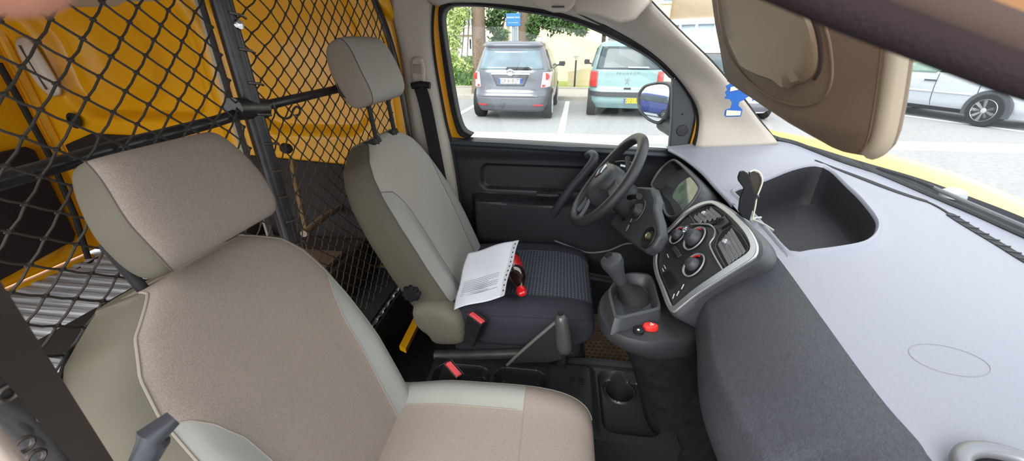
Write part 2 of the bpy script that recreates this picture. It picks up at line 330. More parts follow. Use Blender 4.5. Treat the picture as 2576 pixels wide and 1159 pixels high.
# ---------------- parked cars ----------------
class Car:
    def __init__(s, name, label, loc, rz, prof, paint, n=6.0):
        s.r = root(name, label, 'car', loc, 'parked cars', rz=rz); s.p = prof; s.n = n; s.paint = paint
        zs = []
        for a, b2 in zip(prof, prof[1:]):
            k = max(2, int((b2[0]-a[0])/.04))
            zs += [a[0]+(b2[0]-a[0])*i/k for i in range(k)]
        zs.append(prof[-1][0]); rings = []
        for z in zs:
            hw, yr, yf = s.q(z); yc = (yr+yf)/2; hl = (yf-yr)/2; ring = []
            for k in range(72):
                a = 2*PI*k/72; c_, s_ = math.cos(a), math.sin(a)
                ring.append(V((hw*math.copysign(abs(c_)**(2/n), c_), yc+hl*math.copysign(abs(s_)**(2/n), s_), z)))
            rings.append(ring)
        s.body = MB().loft(rings).build('body', paint, s.r)
    def q(s, z): return tuple(interp(z, [(r[0], r[i]) for r in s.p]) for i in (1, 2, 3))
    def rear(s, x, z, off=.008, front=False):
        hw, yr, yf = s.q(z); yc = (yr+yf)/2; hl = (yf-yr)/2; u = min(.999, abs(x)/hw)
        d = hl*(1-u**s.n)**(1/s.n); return V((x, yc+(d+off if front else -d-off), z))
    def side(s, y, z, sg, off=.008):
        hw, yr, yf = s.q(z); yc = (yr+yf)/2; hl = (yf-yr)/2; u = min(.999, abs(y-yc)/hl)
        return V((sg*(hw*(1-u**s.n)**(1/s.n)+off), y, z))
    def rp(s, name, m, z0, z1, a, b, off=.008, par=None, front=False, n=14, k=10, thick=.012):
        """patch on rear: a=(x0,x1) at z0, b=(x0,x1) at z1"""
        return MB().grid(lambda u, v: s.rear((a[0]+(b[0]-a[0])*v)*(1-u)+(a[1]+(b[1]-a[1])*v)*u, z0+(z1-z0)*v, off, front), n, k).build(name, m, par or s.r, solid=thick)
    def sp(s, name, m, z0, z1, a, b, sg, off=.008, par=None, thick=.012):
        return MB().grid(lambda u, v: s.side((a[0]+(b[0]-a[0])*v)*(1-u)+(a[1]+(b[1]-a[1])*v)*u, z0+(z1-z0)*v, sg, off), 16, 8).build(name, m, par or s.r, solid=thick)
    def wheel(s, x, y, r=.32, wd=.2, spokes=8):
        sg = 1 if x > 0 else -1
        t = MB().lathe([(r*.66, -wd/2), (r*.95, -wd/2), (r, -wd/2+.03), (r, wd/2-.03), (r*.95, wd/2), (r*.66, wd/2)], (x, y, r), (sg, 0, 0), 32).build('wheel', dark_rubber, s.r)
        m = MB().lathe([(r*.60, wd/2-.03), (r*.66, wd/2+.008), (r*.68, wd/2-.002)], (x, y, r), (sg, 0, 0), 32, cap=False)
        m.lathe([(r*.16, wd/2-.03), (r*.15, wd/2), (.01, wd/2+.005)], (x, y, r), (sg, 0, 0), 16)
        for k in range(spokes):
            a = 2*PI*k/spokes; d = V((0, math.cos(a), math.sin(a))); e = V((0, -math.sin(a), math.cos(a))); c0 = V((x+sg*(wd/2-.012), y, r))
            m.prism([c0+d*r*.1-e*r*.05, c0+d*r*.64-e*r*.1, c0+d*r*.64+e*r*.1, c0+d*r*.1+e*r*.05], (sg*.012, 0, 0))
        m.build('rim', mat('alloy', (205, 208, 212), .35, metal=.6), t)
    def plate(s, txt, z, m, wd=.5, h=.11, front=False, x=0, euro=True, off=.02):
        y = s.rear(x, z, off, front); o = MB().box(y, (wd, .012, h)).build('number_plate', m, s.r, bevel=.003)
        d = V((0, -.008, 0)) if not front else V((0, .008, 0)); rr = V((1, 0, 0)) if not front else V((-1, 0, 0))
        text(txt, h*1.0, y+d+rr*.0, rr, (0, 0, 1), mat('ink', (25, 25, 28), .6), 'lettering', o, sx=.86)
        bl = mat('plate_blue', (40, 90, 190), .5)
        MB().box(y-rr*(wd/2-.02)+d*.8, (.04, .006, h*.94)).build('blue_band', bl, o)
        if euro: MB().box(y+rr*(wd/2-.02)+d*.8, (.04, .006, h*.94)).build('blue_band', bl, o)
        return o
car_glass = mat('car_glass', (104, 122, 134), .08, spec=.8, noise=(1.6, .35, 3)); dark_glass = mat('car_glass_dark', (62, 76, 82), .12, spec=.5, noise=(1.6, .4, 3))
tl_red = mat('tail_red', (210, 40, 36), .25, coat=.5); tl_clear = mat('tail_clear', (232, 214, 214), .2, coat=.5); tl_orange = mat('tail_orange', (235, 120, 60), .25)
plate_w = mat('plate_white', (240, 240, 238), .5); plate_y = mat('plate_yellow', (240, 196, 40), .5)
# 1 grey people carrier
p = [(.2, .80, .10, 3.5), (.35, .865, .0, 3.68), (.55, .885, .0, 3.7), (.62, .885, .05, 3.68), (.8, .885, .08, 3.65), (.95, .88, .09, 3.5), (1.02, .86, .10, 3.2), (1.2, .80, .22, 2.9), (1.4, .72, .34, 2.4), (1.52, .66, .40, 2.0), (1.58, .60, .5, 1.8), (1.61, .45, .75, 1.5)]
cg = mat('paint_grey', (98, 100, 110), .3, metal=.3, coat=.6)
c1 = Car('parked_car', 'dark grey people carrier seen from behind, left of the two facing away', (-1.12, 8.72, 0), math.radians(-2), p, cg)
c1.rp('rear_window', car_glass, 1.06, 1.44, (-.70, .70), (-.60, .60), .006)
c1.rp('spoiler', cg, 1.50, 1.56, (-.64, .64), (-.60, .60), .05, thick=.09)
c1.rp('wiper', plas_d, 1.06, 1.10, (-.10, .45), (-.08, .40), .03)
c1.rp('chrome_bar', chrome, .955, .985, (-.42, .42), (-.42, .42), .02, thick=.02)
c1.rp('plate_recess', mat('paint_grey_deep', (78, 80, 88), .4), .73, .945, (-.30, .30), (-.40, .40), .006)
o = c1.rp('bumper_line', chrome, .53, .545, (-.62, .62), (-.62, .62), .012)
c1.rp('lower_bumper', mat('bumper_grey', (92, 94, 102), .5), .22, .50, (-.70, .70), (-.80, .80), .008)
for sg in (-1, 1):
    L = c1.rp('tail_light', tl_clear, .70, 1.0, (sg*.66, sg*.84), (sg*.70, sg*.86), .016, thick=.03)
    c = c1.rear(sg*.76, .92, .036); MB().lathe([(.075, 0), (.07, .012), (.04, .016)], c, (0, -1, 0), 20).build('red_lens', tl_red, L)
    c1.rp('red_lens', tl_red, .71, .76, (sg*.68, sg*.83), (sg*.68, sg*.83), .03, L)
    c1.rp('reflector', tl_red, .33, .36, (sg*.52, sg*.72), (sg*.52, sg*.72), .02)
    c1.sp('side_window', dark_glass, 1.06, 1.44, (.6, 3.0), (.7, 2.3), sg)
    m = MB().loft([[V((sg*(.98+dx), 2.9+dy, 1.08+dz)) for dx, dz in ((-.09*f, -.055*f), (.06*f, -.065*f), (.09*f, .0), (.07*f, .06*f), (-.08*f, .055*f))] for f, dy in ((.8, -.02), (1, .0), (1, .05), (.5, .11))]); m.tube([(sg*.82, 2.95, 1.03), (sg*.98, 2.93, 1.06)], .02, 6); m.build('door_mirror', plas_d, c1.r)
    for y in (.62, 2.95): c1.wheel(sg*.78, y, .33, .22)
c1.plate('CF-618-JT', .83, plate_w)
e = c1.rear(0, 1.0, .03); m = MB(); m.ring([e+V((.085*math.cos(a), 0, .058*math.sin(a))) for a in [2*PI*k/24 for k in range(24)]], .008, 6)
m.ring([e+V((.028*math.cos(a), 0, .052*math.sin(a))) for a in [2*PI*k/16 for k in range(16)]], .006, 6); m.ring([e+V((.065*math.cos(a), 0, .02+.022*math.sin(a))) for a in [2*PI*k/16 for k in range(16)]], .006, 6)
m.build('emblem', chrome, c1.r)
text('VERSO', .05, c1.rear(.52, .67, .02), (1, 0, 0), (0, 0, 1), chrome, 'lettering', c1.r); text('D-4D', .042, c1.rear(-.50, .67, .02), (1, 0, 0), (0, 0, 1), chrome, 'lettering', c1.r)
# 2 pale green tall car
p = [(.22, .74, .10, 3.1), (.36, .82, .0, 3.2), (.58, .84, .0, 3.2), (.66, .84, .06, 3.2), (.9, .84, .08, 3.15), (1.0, .83, .08, 3.1), (1.05, .81, .09, 3.0), (1.25, .76, .18, 2.6), (1.48, .69, .28, 2.2), (1.58, .62, .36, 1.9), (1.63, .45, .6, 1.6)]
cgr = mat('paint_pale_green', (134, 164, 166), .3, metal=.25, coat=.6)
c2 = Car('parked_car', 'pale green tall hatchback seen from behind with a yellow number plate', (1.42, 9.35, 0), math.radians(-4), p, cgr)
c2.rp('rear_window', dark_glass, 1.04, 1.5, (-.70, .70), (-.60, .60), .006)
c2.rp('wiper', mat('wiper_grey', (150, 155, 160), .5), 1.07, 1.10, (-.02, .45), (-.02, .42), .03)
c2.rp('bumper_strip', plas_g, .48, .58, (-.78, .78), (-.78, .78), .02, thick=.03)
c2.rp('brake_light', tl_red, 1.57, 1.6, (-.06, .14), (-.06, .14), .02)
c2.rp('hatch_handle', plas_d, .64, .67, (-.06, .10), (-.05, .09), .02)
for sg in (-1, 1):
    L = c2.rp('tail_light', tl_red, .67, 1.0, (sg*.66, sg*.815), (sg*.66, sg*.815), .016, thick=.03)
    c2.rp('orange_lens', tl_orange, .76, .86, (sg*.70, sg*.79), (sg*.70, sg*.79), .028, L)
    c2.sp('side_window', dark_glass, 1.08, 1.48, (.5, 2.8), (.6, 2.3), sg)
    m = MB().loft([[V((sg*(.95+dx), 2.55+dy, 1.12+dz)) for dx, dz in ((-.08*f, -.06*f), (.06*f, -.07*f), (.08*f, .0), (.06*f, .06*f), (-.07*f, .055*f))] for f, dy in ((.8, -.02), (1, .0), (1, .05), (.5, .11))]); m.tube([(sg*.78, 2.6, 1.05), (sg*.96, 2.6, 1.1)], .02, 6); m.build('door_mirror', plas_d, c2.r)
    for y in (.5, 2.55): c2.wheel(sg*.74, y, .31, .2)
c2.plate('2121 SF 35', .40, plate_y, .5, .11, x=.22)
text('P E U G E O T', .055, c2.rear(0, .965, .02), (1, 0, 0), (0, 0, 1), mat('badge_grey', (96, 108, 112), .4), 'lettering', c2.r, sx=1.5)
e = c2.rear(0, .82, .02); m = MB()
m.tube([e+V(q) for q in ((-.03, 0, -.07), (-.01, 0, -.03), (-.02, 0, .02), (.01, 0, .05), (.035, 0, .06))], .009, 6); m.tube([e+V(q) for q in ((.0, 0, .0), (.04, 0, .01), (.05, 0, .03))], .007, 6)
m.tube([e+V(q) for q in ((-.01, 0, -.03), (.03, 0, -.05), (.04, 0, -.08))], .008, 6); m.tube([e+V(q) for q in ((-.02, 0, .02), (-.05, 0, .03), (-.05, 0, .055))], .007, 6); m.build('emblem', chrome, c2.r)
# 3 white car facing the van
p = [(.2, .72, .1, 3.7), (.34, .82, 0, 3.85), (.55, .84, .0, 3.88), (.72, .84, .06, 3.9), (.85, .83, .35, 3.88), (.93, .82, .85, 3.85), (1.0, .80, 1.0, 3.82), (1.2, .74, 1.3, 3.7), (1.38, .66, 1.7, 3.5), (1.45, .5, 2.0, 3.2)]
c3 = Car('parked_car', 'white hatchback with dark lower bumper, mostly hidden behind the sun visor', (3.75, 9.1, 0), math.radians(-6), p, mat('paint_white', (226, 230, 236), .3, coat=.6))
c3.rp('windscreen', dark_glass, .96, 1.36, (-.66, .66), (-.56, .56), .006)
c3.rp('lower_bumper', mat('bumper_dark', (110, 114, 120), .5), .24, .42, (-.78, .78), (-.80, .80), .012)
c3.plate('BJ-183-RT', .52, plate_w, .5, .11, x=.48)
for sg in (-1, 1):
    c3.rp('headlamp', mat('lamp_clear', (214, 220, 226), .15, coat=1), .62, .78, (sg*.5, sg*.8), (sg*.55, sg*.8), .012)
    c3.sp('side_window', dark_glass, .98, 1.34, (1.4, 3.5), (1.8, 3.3), sg)
    for y in (.75, 3.2): c3.wheel(sg*.74, y, .3, .2)
# 4 silver hatchback side-on
p = [(.2, .76, .12, 3.9), (.36, .84, .0, 4.02), (.55, .86, .0, 4.05), (.7, .86, .05, 4.02), (.82, .85, .10, 3.85), (.9, .84, .14, 3.5), (.97, .83, .2, 3.1), (1.05, .80, .28, 2.95), (1.2, .74, .45, 2.65), (1.38, .66, .7, 2.25), (1.46, .55, 1.0, 1.9), (1.48, .4, 1.2, 1.7)]
sv = mat('paint_silver', (196, 202, 212), .28, metal=.3, coat=.7)
a_ = math.radians(15); c4 = Car('parked_car', 'silver hatchback parked side-on beyond the bonnet', (9.62, 8.75, 0), a_, p, sv, 5)
for sg in (-1, 1):
    c4.sp('side_window', mat('green_glass', (120, 150, 140), .08, spec=1), .97, 1.36, (1.95, 3.05), (1.75, 2.35), sg)
    c4.sp('side_window', dark_glass, .99, 1.36, (.55, 1.9), (.95, 1.7), sg)
    c4.sp('rub_strip', mat('strip_light', (225, 228, 230), .4), .58, .61, (1.85, 2.85), (1.85, 2.85), sg, .016)
    c4.sp('rub_strip', mat('strip_light', (225, 228, 230), .4), .58, .61, (1.1, 1.8), (1.1, 1.8), sg, .016)
    c4.sp('door_handle', plas_g, .80, .83, (1.85, 2.1), (1.85, 2.1), sg, .02)
    c4.sp('sill', plas_d, .2, .28, (1.1, 2.9), (1.1, 2.9), sg, .004)
    for yy in (1.82, 3.0, 1.0): c4.sp('door_gap', plas_d, .3, .96, (yy, yy+.008), (yy+.05, yy+.058), sg, .004, thick=.006)
    m = MB().lathe([(.02, 0), (.09, .03), (.10, .08), (.06, .14)], (sg*.95, 2.75, 1.0), (sg*.2, 1, 0), 14); m.build('door_mirror', sv, c4.r)
    for y in (.78, 3.25):
        c4.wheel(sg*.79, y, .32, .2, 9)
        m = MB(); q = [V((sg*.868, y+.39*math.cos(a), .32+.39*math.sin(a))) for a in [PI*k/24 for k in range(25)]]
        qi = [V((sg*.868, y, .2)) for a in q]; m.prism([V((sg*.80, y+.38, .2))]+[V((sg*.80, v.y, v.z)) for v in q]+[V((sg*.80, y-.38, .2))], (sg*.072, 0, 0)); m.build('wheel_arch', mat('arch_dark', (70, 74, 80), .8), c4.r)
# reflected car behind the van (seen in the door mirror)
p5 = [(.2, .72, .1, 3.7), (.34, .82, 0, 3.85), (.55, .84, .0, 3.88), (.85, .83, .1, 3.7), (.93, .82, .15, 3.3), (1.2, .74, .4, 2.8), (1.4, .66, .6, 2.4), (1.45, .5, .8, 2.0)]
# ======================= VAN BODY =======================
YW = 1.42
carpet = mat('carpet_black', (24, 23, 25), .95, spec=.15, noise=(40, .3))
g = MB().box((.2, .72, .40), (1.7, 1.6, .04)).build('floor', carpet); tag(g, 'black carpeted cabin floor of the van', 'floor', kind='structure')
def ribs(u, v):
    x = -2.22 + 1.6*u; y = -.12 + 1.54*v; p = (y % .05)/.05
    return V((x, y, .6 + .007*sm(p, .05, .16)*(1-sm(p, .55, .68))))
alu = mat('worn_load_floor', (158, 166, 178), .4, metal=.25, noise=(3, .05))
n_ = alu.node_tree; tcx = n_.nodes.new('ShaderNodeTexCoord'); mp = n_.nodes.new('ShaderNodeMapping'); mp.inputs['Scale'].default_value = (3, 90, 90)
nzx = n_.nodes.new('ShaderNodeTexNoise'); nzx.inputs['Scale'].default_value = 1.5; nzx.inputs['Detail'].default_value = 8; rr_ = n_.nodes.new('ShaderNodeValToRGB')
rr_.color_ramp.elements[0].color = (*s2l((104, 110, 120)), 1); rr_.color_ramp.elements[1].color = (*s2l((196, 202, 212)), 1); rr_.color_ramp.elements[0].position = .3; rr_.color_ramp.elements[1].position = .66
n_.links.new(tcx.outputs['Object'], mp.inputs[0]); n_.links.new(mp.outputs[0], nzx.inputs['Vector']); n_.links.new(nzx.outputs['Fac'], rr_.inputs[0]); n_.links.new(rr_.outputs[0], n_.nodes['Principled BSDF'].inputs['Base Color'])
g = MB().grid(ribs, 4, 320).build('load_floor', alu); tag(g, 'ribbed grey metal floor of the load area behind the net', 'floor', kind='structure')
g = MB().box((-1.42, .64, .54), (1.62, 1.56, .1)).build('floor_underside', plas_d); tag(g, 'dark underside of the raised load floor', 'floor', kind='structure')
# left side wall of the load area
def bl(x, z, x0, x1, z0, z1, r, s):
    dx = max(x0+r-x, 0, x-(x1-r)); dz = max(z0+r-z, 0, z-(z1-r)); d = math.hypot(dx, dz)-r
    return 1-sm(d, -s, s)
def wall(u, v):
    x = -2.22+1.66*u; z = .6+1.08*v
    y = YW + .055*bl(x, z, -2.0, -1.38, 1.24, 1.9, .12, .022) + .05*bl(x, z, -1.2, -.72, 1.2, 1.9, .1, .02)
    y -= .03*bl(x, z, -1.32, -1.26, .6, 2, .02, .02)
    y += .03*bl(x, z, -1.9, -1.6, 1.3, 1.9, .14, .06) - .10*sm(z, 1.5, 1.75)
    return V((x, y, z))
g = MB().grid(wall, 200, 130).build('wall_left', yel, solid=.01); tag(g, 'yellow pressed metal side wall of the load area, far side from the open door', 'wall', kind='structure')
t = root('side_lining', 'dark board lining the lower half of the yellow load area wall', 'lining panel', (-1.4, 1.41, .6))
MB().prism([(-2.1, 1.40, .62), (-.6, 1.40, .62), (-.6, 1.40, 1.06), (-1.25, 1.40, 1.10), (-1.32, 1.40, 1.16), (-1.95, 1.40, 1.17), (-2.1, 1.40, 1.12)], (0, .015, 0)).build('board', mat('lining_board', (30, 25, 25), .7, noise=(20, .3)), t, bevel=.004)
m = MB(); m.box((-1.55, 1.30, .72), (.62, .2, .24)); m.build('wheel_arch_box', mat('lining_board2', (36, 32, 32), .7), t, bevel=.06, seg=5)
g = MB().tube([(-2.14, 1.405, .62), (-2.14, 1.405, 1.66)], .016, 8).build('trim_5', yel); tag(g, 'yellow rounded rear corner post of the load area', 'trim', kind='structure')
t = root('interior_lamp', 'oval off-white lamp on the yellow rear pillar of the load area', 'lamp', (-2.06, 1.41, 1.42))
lc = at(98, 170, y=1.40); up_ = V((-.16, 0, 1)).normalized(); rr_v = V((1, 0, .16)).normalized()
def lampf(u, v):
    a = 2*PI*u; k = math.sin(v*PI/2); x_ = .045*math.copysign(abs(math.cos(a))**.6, math.cos(a))*k; z_ = .105*math.copysign(abs(math.sin(a))**.6, math.sin(a))*k
    return lc+rr_v*x_+up_*z_+V((0, -.022*(1-k**4), 0))
MB().grid(lampf, 32, 8).build('lens', mat('lamp_lens', (205, 196, 180), .35), t, solid=.004)
MB().ring([lampf(k/32, 1) for k in range(32)], .004, 6).build('rim', mat('lamp_rim', (170, 150, 120), .4), t)
MB().tube([lc+up_*.08+V((.008, -.024, 0)), lc-up_*.08+V((.008, -.024, 0))], .003, 6).build('seam', plas_g, t)
o = MB().lathe([(.030, 0), (.032, .004), (.022, .006), (.020, -.004)], at(188, 303, y=1.40), (0, -1, 0), 24).build('grommet', dark_rubber); tag(o, 'dark round rubber grommet in the yellow pillar under the lamp', 'grommet')
# rear doors
def rear(u, v):
    y = -.15+1.66*u; z = .62+1.06*v
    x = -2.2 - .03*bl(y, z, .62, 1.24, 1.2, 1.6, .08, .03) + .02*bl(y, z, .60, 1.27, .66, 1.14, .06, .02)
    return V((x, y, z))
t = root('rear_door', 'yellow rear door with a dark lower trim panel, seen through the net', 'door', (-2.2, .7, .6)); t['kind'] = 'structure'
MB().grid(rear, 110, 80).build('door_skin', yel, t, solid=.01)
P_ = [at(a, b, x=-2.17) for a, b in ((-160, 790), (-260, 480), (-60, 395), (60, 368), (84, 378), (186, 588), (182, 606), (150, 622))]
MB().prism(P_, (.012, 0, 0)).build('lower_panel', mat('door_lining', (38, 30, 30), .6, noise=(15, .2)), t, bevel=.006)
MB().tube([at(-4, 158, x=-2.13), at(60, 272, x=-2.13), at(125, 392, x=-2.13), at(190, 545, x=-2.13), at(222, 650, x=-2.13)], .011, 8).build('door_seal', dark_rubber, t)
g = MB().box((-2.19, .6, .60), (.06, 1.5, .03)).build('trim_6', yel, bevel=.008); tag(g, 'yellow sill along the foot of the rear doors', 'sill', kind='structure')
g = MB().tube([at(-60, 790, x=-2.12), at(120, 720, x=-2.12), at(250, 648, x=-2.12)], .008, 6).build('trim_7', dark_rubber); tag(g, 'black seal between load floor and rear door sill', 'seal', kind='structure')
# roof
def roofg(u, v):
    x = -2.25+2.42*u; y = .06+1.42*v; e = abs(2*v-1)
    return V((x, y, 1.70-.07*e**4 - .03*sm(x, -.1, .17)))
g = MB().grid(roofg, 12, 30).build('ceiling', beige, solid=.02); tag(g, 'beige roof lining of the van', 'ceiling', kind='structure')
g = MB().box((-.615, .64, .505), (.012, 1.56, .19)).build('trim_20', dark_rubber); tag(g, 'dark riser between cabin floor and raised load floor', 'riser', kind='structure')
# yellow partition sill strip seen between the seats
g = MB().prism([at(1046, 800, z=.5), at(1062, 806, z=.5), at(1022, 888, z=.5), at(1006, 880, z=.5)], (0, 0, .02)).build('trim_8', yel); tag(g, 'bare yellow painted edge of the floor between the two seats', 'sill', kind='structure')

# ---- partition frame ----
px = -.65
t = root('partition_frame', 'black tubular frame carrying the net behind the seats', 'partition frame', (px, .77, .6))
MB().tube([(px, .772, 1.68), (px, .775, 1.4), (px, .78, 1.1), (px, .785, .6)], .0195, 14).build('centre_post', tube_m, t)
MB().box((px-.02, .745, 1.2), (.006, .016, .92)).build('flat_bar', mat('steel_dull', (118, 112, 104), .35, metal=.6), t)
ct = [at(0, 455, x=px), at(100, 428, x=px), at(240, 385, x=px), at(540, 306, x=px), at(655, 268, x=px), at(840, 226, x=-.63), at(1004, 190, x=-.585)]
MB().tube([ct[0]-(ct[1]-ct[0])*.9]+ct, .0108, 12).build('cross_tube', tube_m, t)
fa = [at(a, b, y=1.365) for a, b in ((925, -40), (942, 0), (966, 60), (988, 130), (1008, 215), (1024, 300), (1036, 380))]
fa.append(fa[-1]+V((0, .0, -.28))); fa.append(fa[-1]+V((0, -.02, -.3)))
MB().tube(cr(fa, 4), .011, 12).build('side_arch', tube_m, t)
na = [V((-.6, .0, 1.55)), V((-.6, .03, 1.38))] + [at(a, b, x=-.6) for a, b in ((-260, 860), (-130, 905), (-10, 985), (60, 1035), (130, 1115), (185, 1210))]
MB().tube(cr(na, 5), .022, 16).build('side_arch', tube_m, t)
jc = at(630, 292, x=px); MB().tube([jc+V((0, .04, .01)), jc-V((0, .04, -.02))], .022, 12).build('clamp', tube_m, t)
m = MB()
for k in range(16):
    z = 1.62-.062*k; m.tube([V((px+.018, .762, z)), V((px+.026, .785, z-.004)), V((px+.02, .80, z-.008))], .0028, 6)
m.build('net_hook', mat('steel_hook', (96, 88, 84), .35, metal=.6), t)
o = MB().lathe([(.001, .006), (.008, .005), (.010, 0)], at(600, 62, x=px+.02), (1, -.3, 0), 16).build('bolt', chrome, t)
for k, (a, b) in enumerate(((120, 1040), (20, 990), (60, 1118), (90, 1150))):
    q = at(a, b, x=-.575); MB().ring([q+V((0, .008*math.cos(i*PI/5), .008*math.sin(i*PI/5))) for i in range(10)], .0025, 6).build('net_hook', mat('steel_hook', (96, 88, 84), .35, metal=.6), t)
# nets
def net(name, label, y0, y1, z0, z1, du, dv, amp, seed, skew=0, bow=0):
    rnd = random.Random(seed); m = MB(); ph = [rnd.uniform(0, 6) for _ in range(6)]
    def K(i, j):
        y = y0+i*du/2; z = z1-j*dv/2
        a = amp*1.5*math.sin(4*y+ph[0]+2*z)*math.sin(5*z+ph[1]); ez = min(1, (z1-z)/.12)*min(1, (z-z0)/.1); ey = min(1, max(0, (y-y0)/.06))*min(1, max(0, (y1-y)/.06))
        return V((px + bow*max(0, (y-y0)/(y1-y0))**1.4 + .02*math.sin(4*z+ph[2])*ey, y + (a + .005*math.sin(17*z+9*y+ph[3]))*ey, z + (skew*(y-y0) + .006*math.sin(13*y+7*z+ph[4]))*ez))
    I = int((y1-y0)/du*2); J = int((z1-z0)/dv*2)
    for s in (1, -1):
        for st in range(-J, I+J+1):
            pts = []
            for j in range(J+1):
                i = st+s*j
                if 0 <= i <= I and (i+j) % 2 == 0: pts.append(K(i, j))
                elif 0 <= i <= I: pts.append(K(i, j))
            if (st % 2 == 0) and len(pts) > 1:
                q = [pts[0]]
                for a, b in zip(pts, pts[1:]): q += [a.lerp(b, .5)+V((.001, rnd.uniform(-.001, .001), -.0015)), b]
                m.tube(q, .0017, 5, False)
    for j in range(J+1):
        for i in range(I+1):
            if (i+j) % 2 == 0:
                q = K(i, j); m.lathe([(.001, -.0045), (.0035, 0), (.001, .0045)], q, (0, 1, 0), 5)
    return tag(m.build(name, net_m), label, 'net', 'cargo nets of the partition')
net('cargo_net', 'dark knotted cord net left of the centre post, behind the near seat', -.05, .752, .66, 1.66, .054, .046, .012, 3, .05)
net('cargo_net', 'dark knotted cord net right of the centre post, behind the far seat', .80, 1.36, .66, 1.64, .044, .046, .010, 8, -.02, .06)
# hooks on the cross tube
hk = [(688, 258), (692, 275), (704, 292), (720, 298), (732, 292), (738, 276), (746, 268), (755, 275), (752, 288), (742, 290)]
o = MB().tube(cr([at(a, b, x=px+.02) for a, b in hk], 4), .0026, 8).build('wire_hook', tube_m); tag(o, 'black wire hook with a ring hanging from the cross tube', 'hook', 'wire hooks on the cross tube')
# load area clutter
o = MB().box((-1.16, 1.065, .613), (1.06, .64, .012)).build('shade_mat', dark_rubber, bevel=.003); tag(o, 'black mat added to darken the shaded load floor behind the far seat', 'mat')  # added black sheet, stands in for the shade on the load floor
o = MB().box((-1.02, 1.17, .70), (.5, .34, .16)).build('crate', mat('crate_dark', (44, 38, 38), .6, noise=(12, .2)), bevel=.01); tag(o, 'low dark crate on the load floor behind the far seat', 'crate')
m = MB(); m.box((-1.0, 1.1, .79), (.42, .2, .02)); o = m.build('board', mat('board_brown', (84, 66, 56), .6), bevel=.003); tag(o, 'flat brown board lying on the dark crate', 'board')
o = MB().tube([at(764, 588, x=-.85), at(812, 548, x=-.88), at(862, 518, x=-.9)], .012, 10).build('conduit', mat('conduit_beige', (132, 112, 94), .5)); tag(o, 'short beige tube seen through the net behind the far seat', 'tube')
o = MB().tube([at(733, 400, x=-.95), at(740, 440, x=-.95), at(752, 500, x=-.95), at(772, 585, x=-.95)], .009, 8).build('wooden_stick', mat('stick_wood', (112, 88, 52), .7, noise=(40, .3))); tag(o, 'thin wooden stick leaning behind the net right of the centre post', 'stick')
o = MB().lathe([(.018, 0), (.018, .02), (.008, .03), (.008, .04)], at(716, 372, x=-.95), (1, -.5, 0), 10).build('bracket', dark_rubber); tag(o, 'small dark bracket on the yellow wall above the wooden stick', 'bracket')
m = MB()
m.lathe([(.01, 0), (.03, .01), (.034, .05), (.02, .07)], at(420, 1105, x=-.62), (0, 0, 1), 9); o = m.build('door_stop', mat('dirty_grey', (120, 116, 104), .9, noise=(60, .3))); tag(o, 'small dirty grey lump at the foot of the net, beside the near seat', 'debris')

# ======================= DRIVER DOOR =======================
YD = 1.45
W_ = [(1188, 339), (1166, 327), (1152, 290), (1140, 230), (1129, 164), (1119, 98), (1114, 45), (1122, 22), (1150, 13), (1224, 16), (1310, 28), (1408, 44), (1506, 79), (1605, 128), (1654, 161), (1693, 200)]
O_ = [(1178, 350), (1152, 338), (1136, 290), (1124, 230), (1114, 164), (1105, 98), (1101, 45), (1106, 14), (1142, -2), (1224, 0), (1312, 9), (1414, 26), (1514, 60), (1614, 106), (1666, 141), (1712, 186)]
gl_in = [at(a, b, y=YD+.02) for a, b in W_] + [at(1693, 240, y=YD+.02), at(1688, 372, y=YD+.02)]
d = root('door_1', "driver's door with window, black trim panel and armrest", 'door', (0, YD, .45)); d['kind'] = 'structure'
A = resample(cr([at(a, b, y=YD) for a, b in W_], 5), 80); B = resample(cr([at(a, b, y=YD) for a, b in O_], 5), 80)
m = MB()
m.loft([[A[k], B[k], B[k]+V((0, .05, 0)), A[k]+V((0, .05, 0))] for k in range(81)])
m.build('window_seal', dark_rubber, d, bevel=.004)
m = MB(); m.tube([p+V((0, -.004, 0)) for p in A], .0035, 6); m.build('seal_lip', plas_g, d)
tag(MB().prism([V((p.x, YD+.03, p.z)) for p in gl_in], (0, .004, 0)).build('window_1', glass('side_glass', (.95, .98, .97), .03)), "clear glass of the driver's door window", 'window', kind='structure')
# yellow door frame left and outside skin
yl = [(1092, -20), (1087, 30), (1091, 100), (1099, 165), (1110, 235), (1122, 295), (1134, 350)]; yr = [(1112, -10), (1108, 40), (1114, 100), (1123, 165), (1134, 232), (1147, 292), (1172, 352)]
a_ = [at(a, b, y=YD+.02) for a, b in yl]; b_ = [at(a, b, y=YD+.01) for a, b in yr]
MB().loft([[p, q, q+V((0, .03, 0)), p+V((0, .03, 0))] for p, q in zip(cr(a_, 4), cr(b_, 4))]).build('painted_frame', yel, d)
MB().box((-.02, YD+.055, .80), (.9, .03, .68)).build('outer_skin', yel_sheen, d)
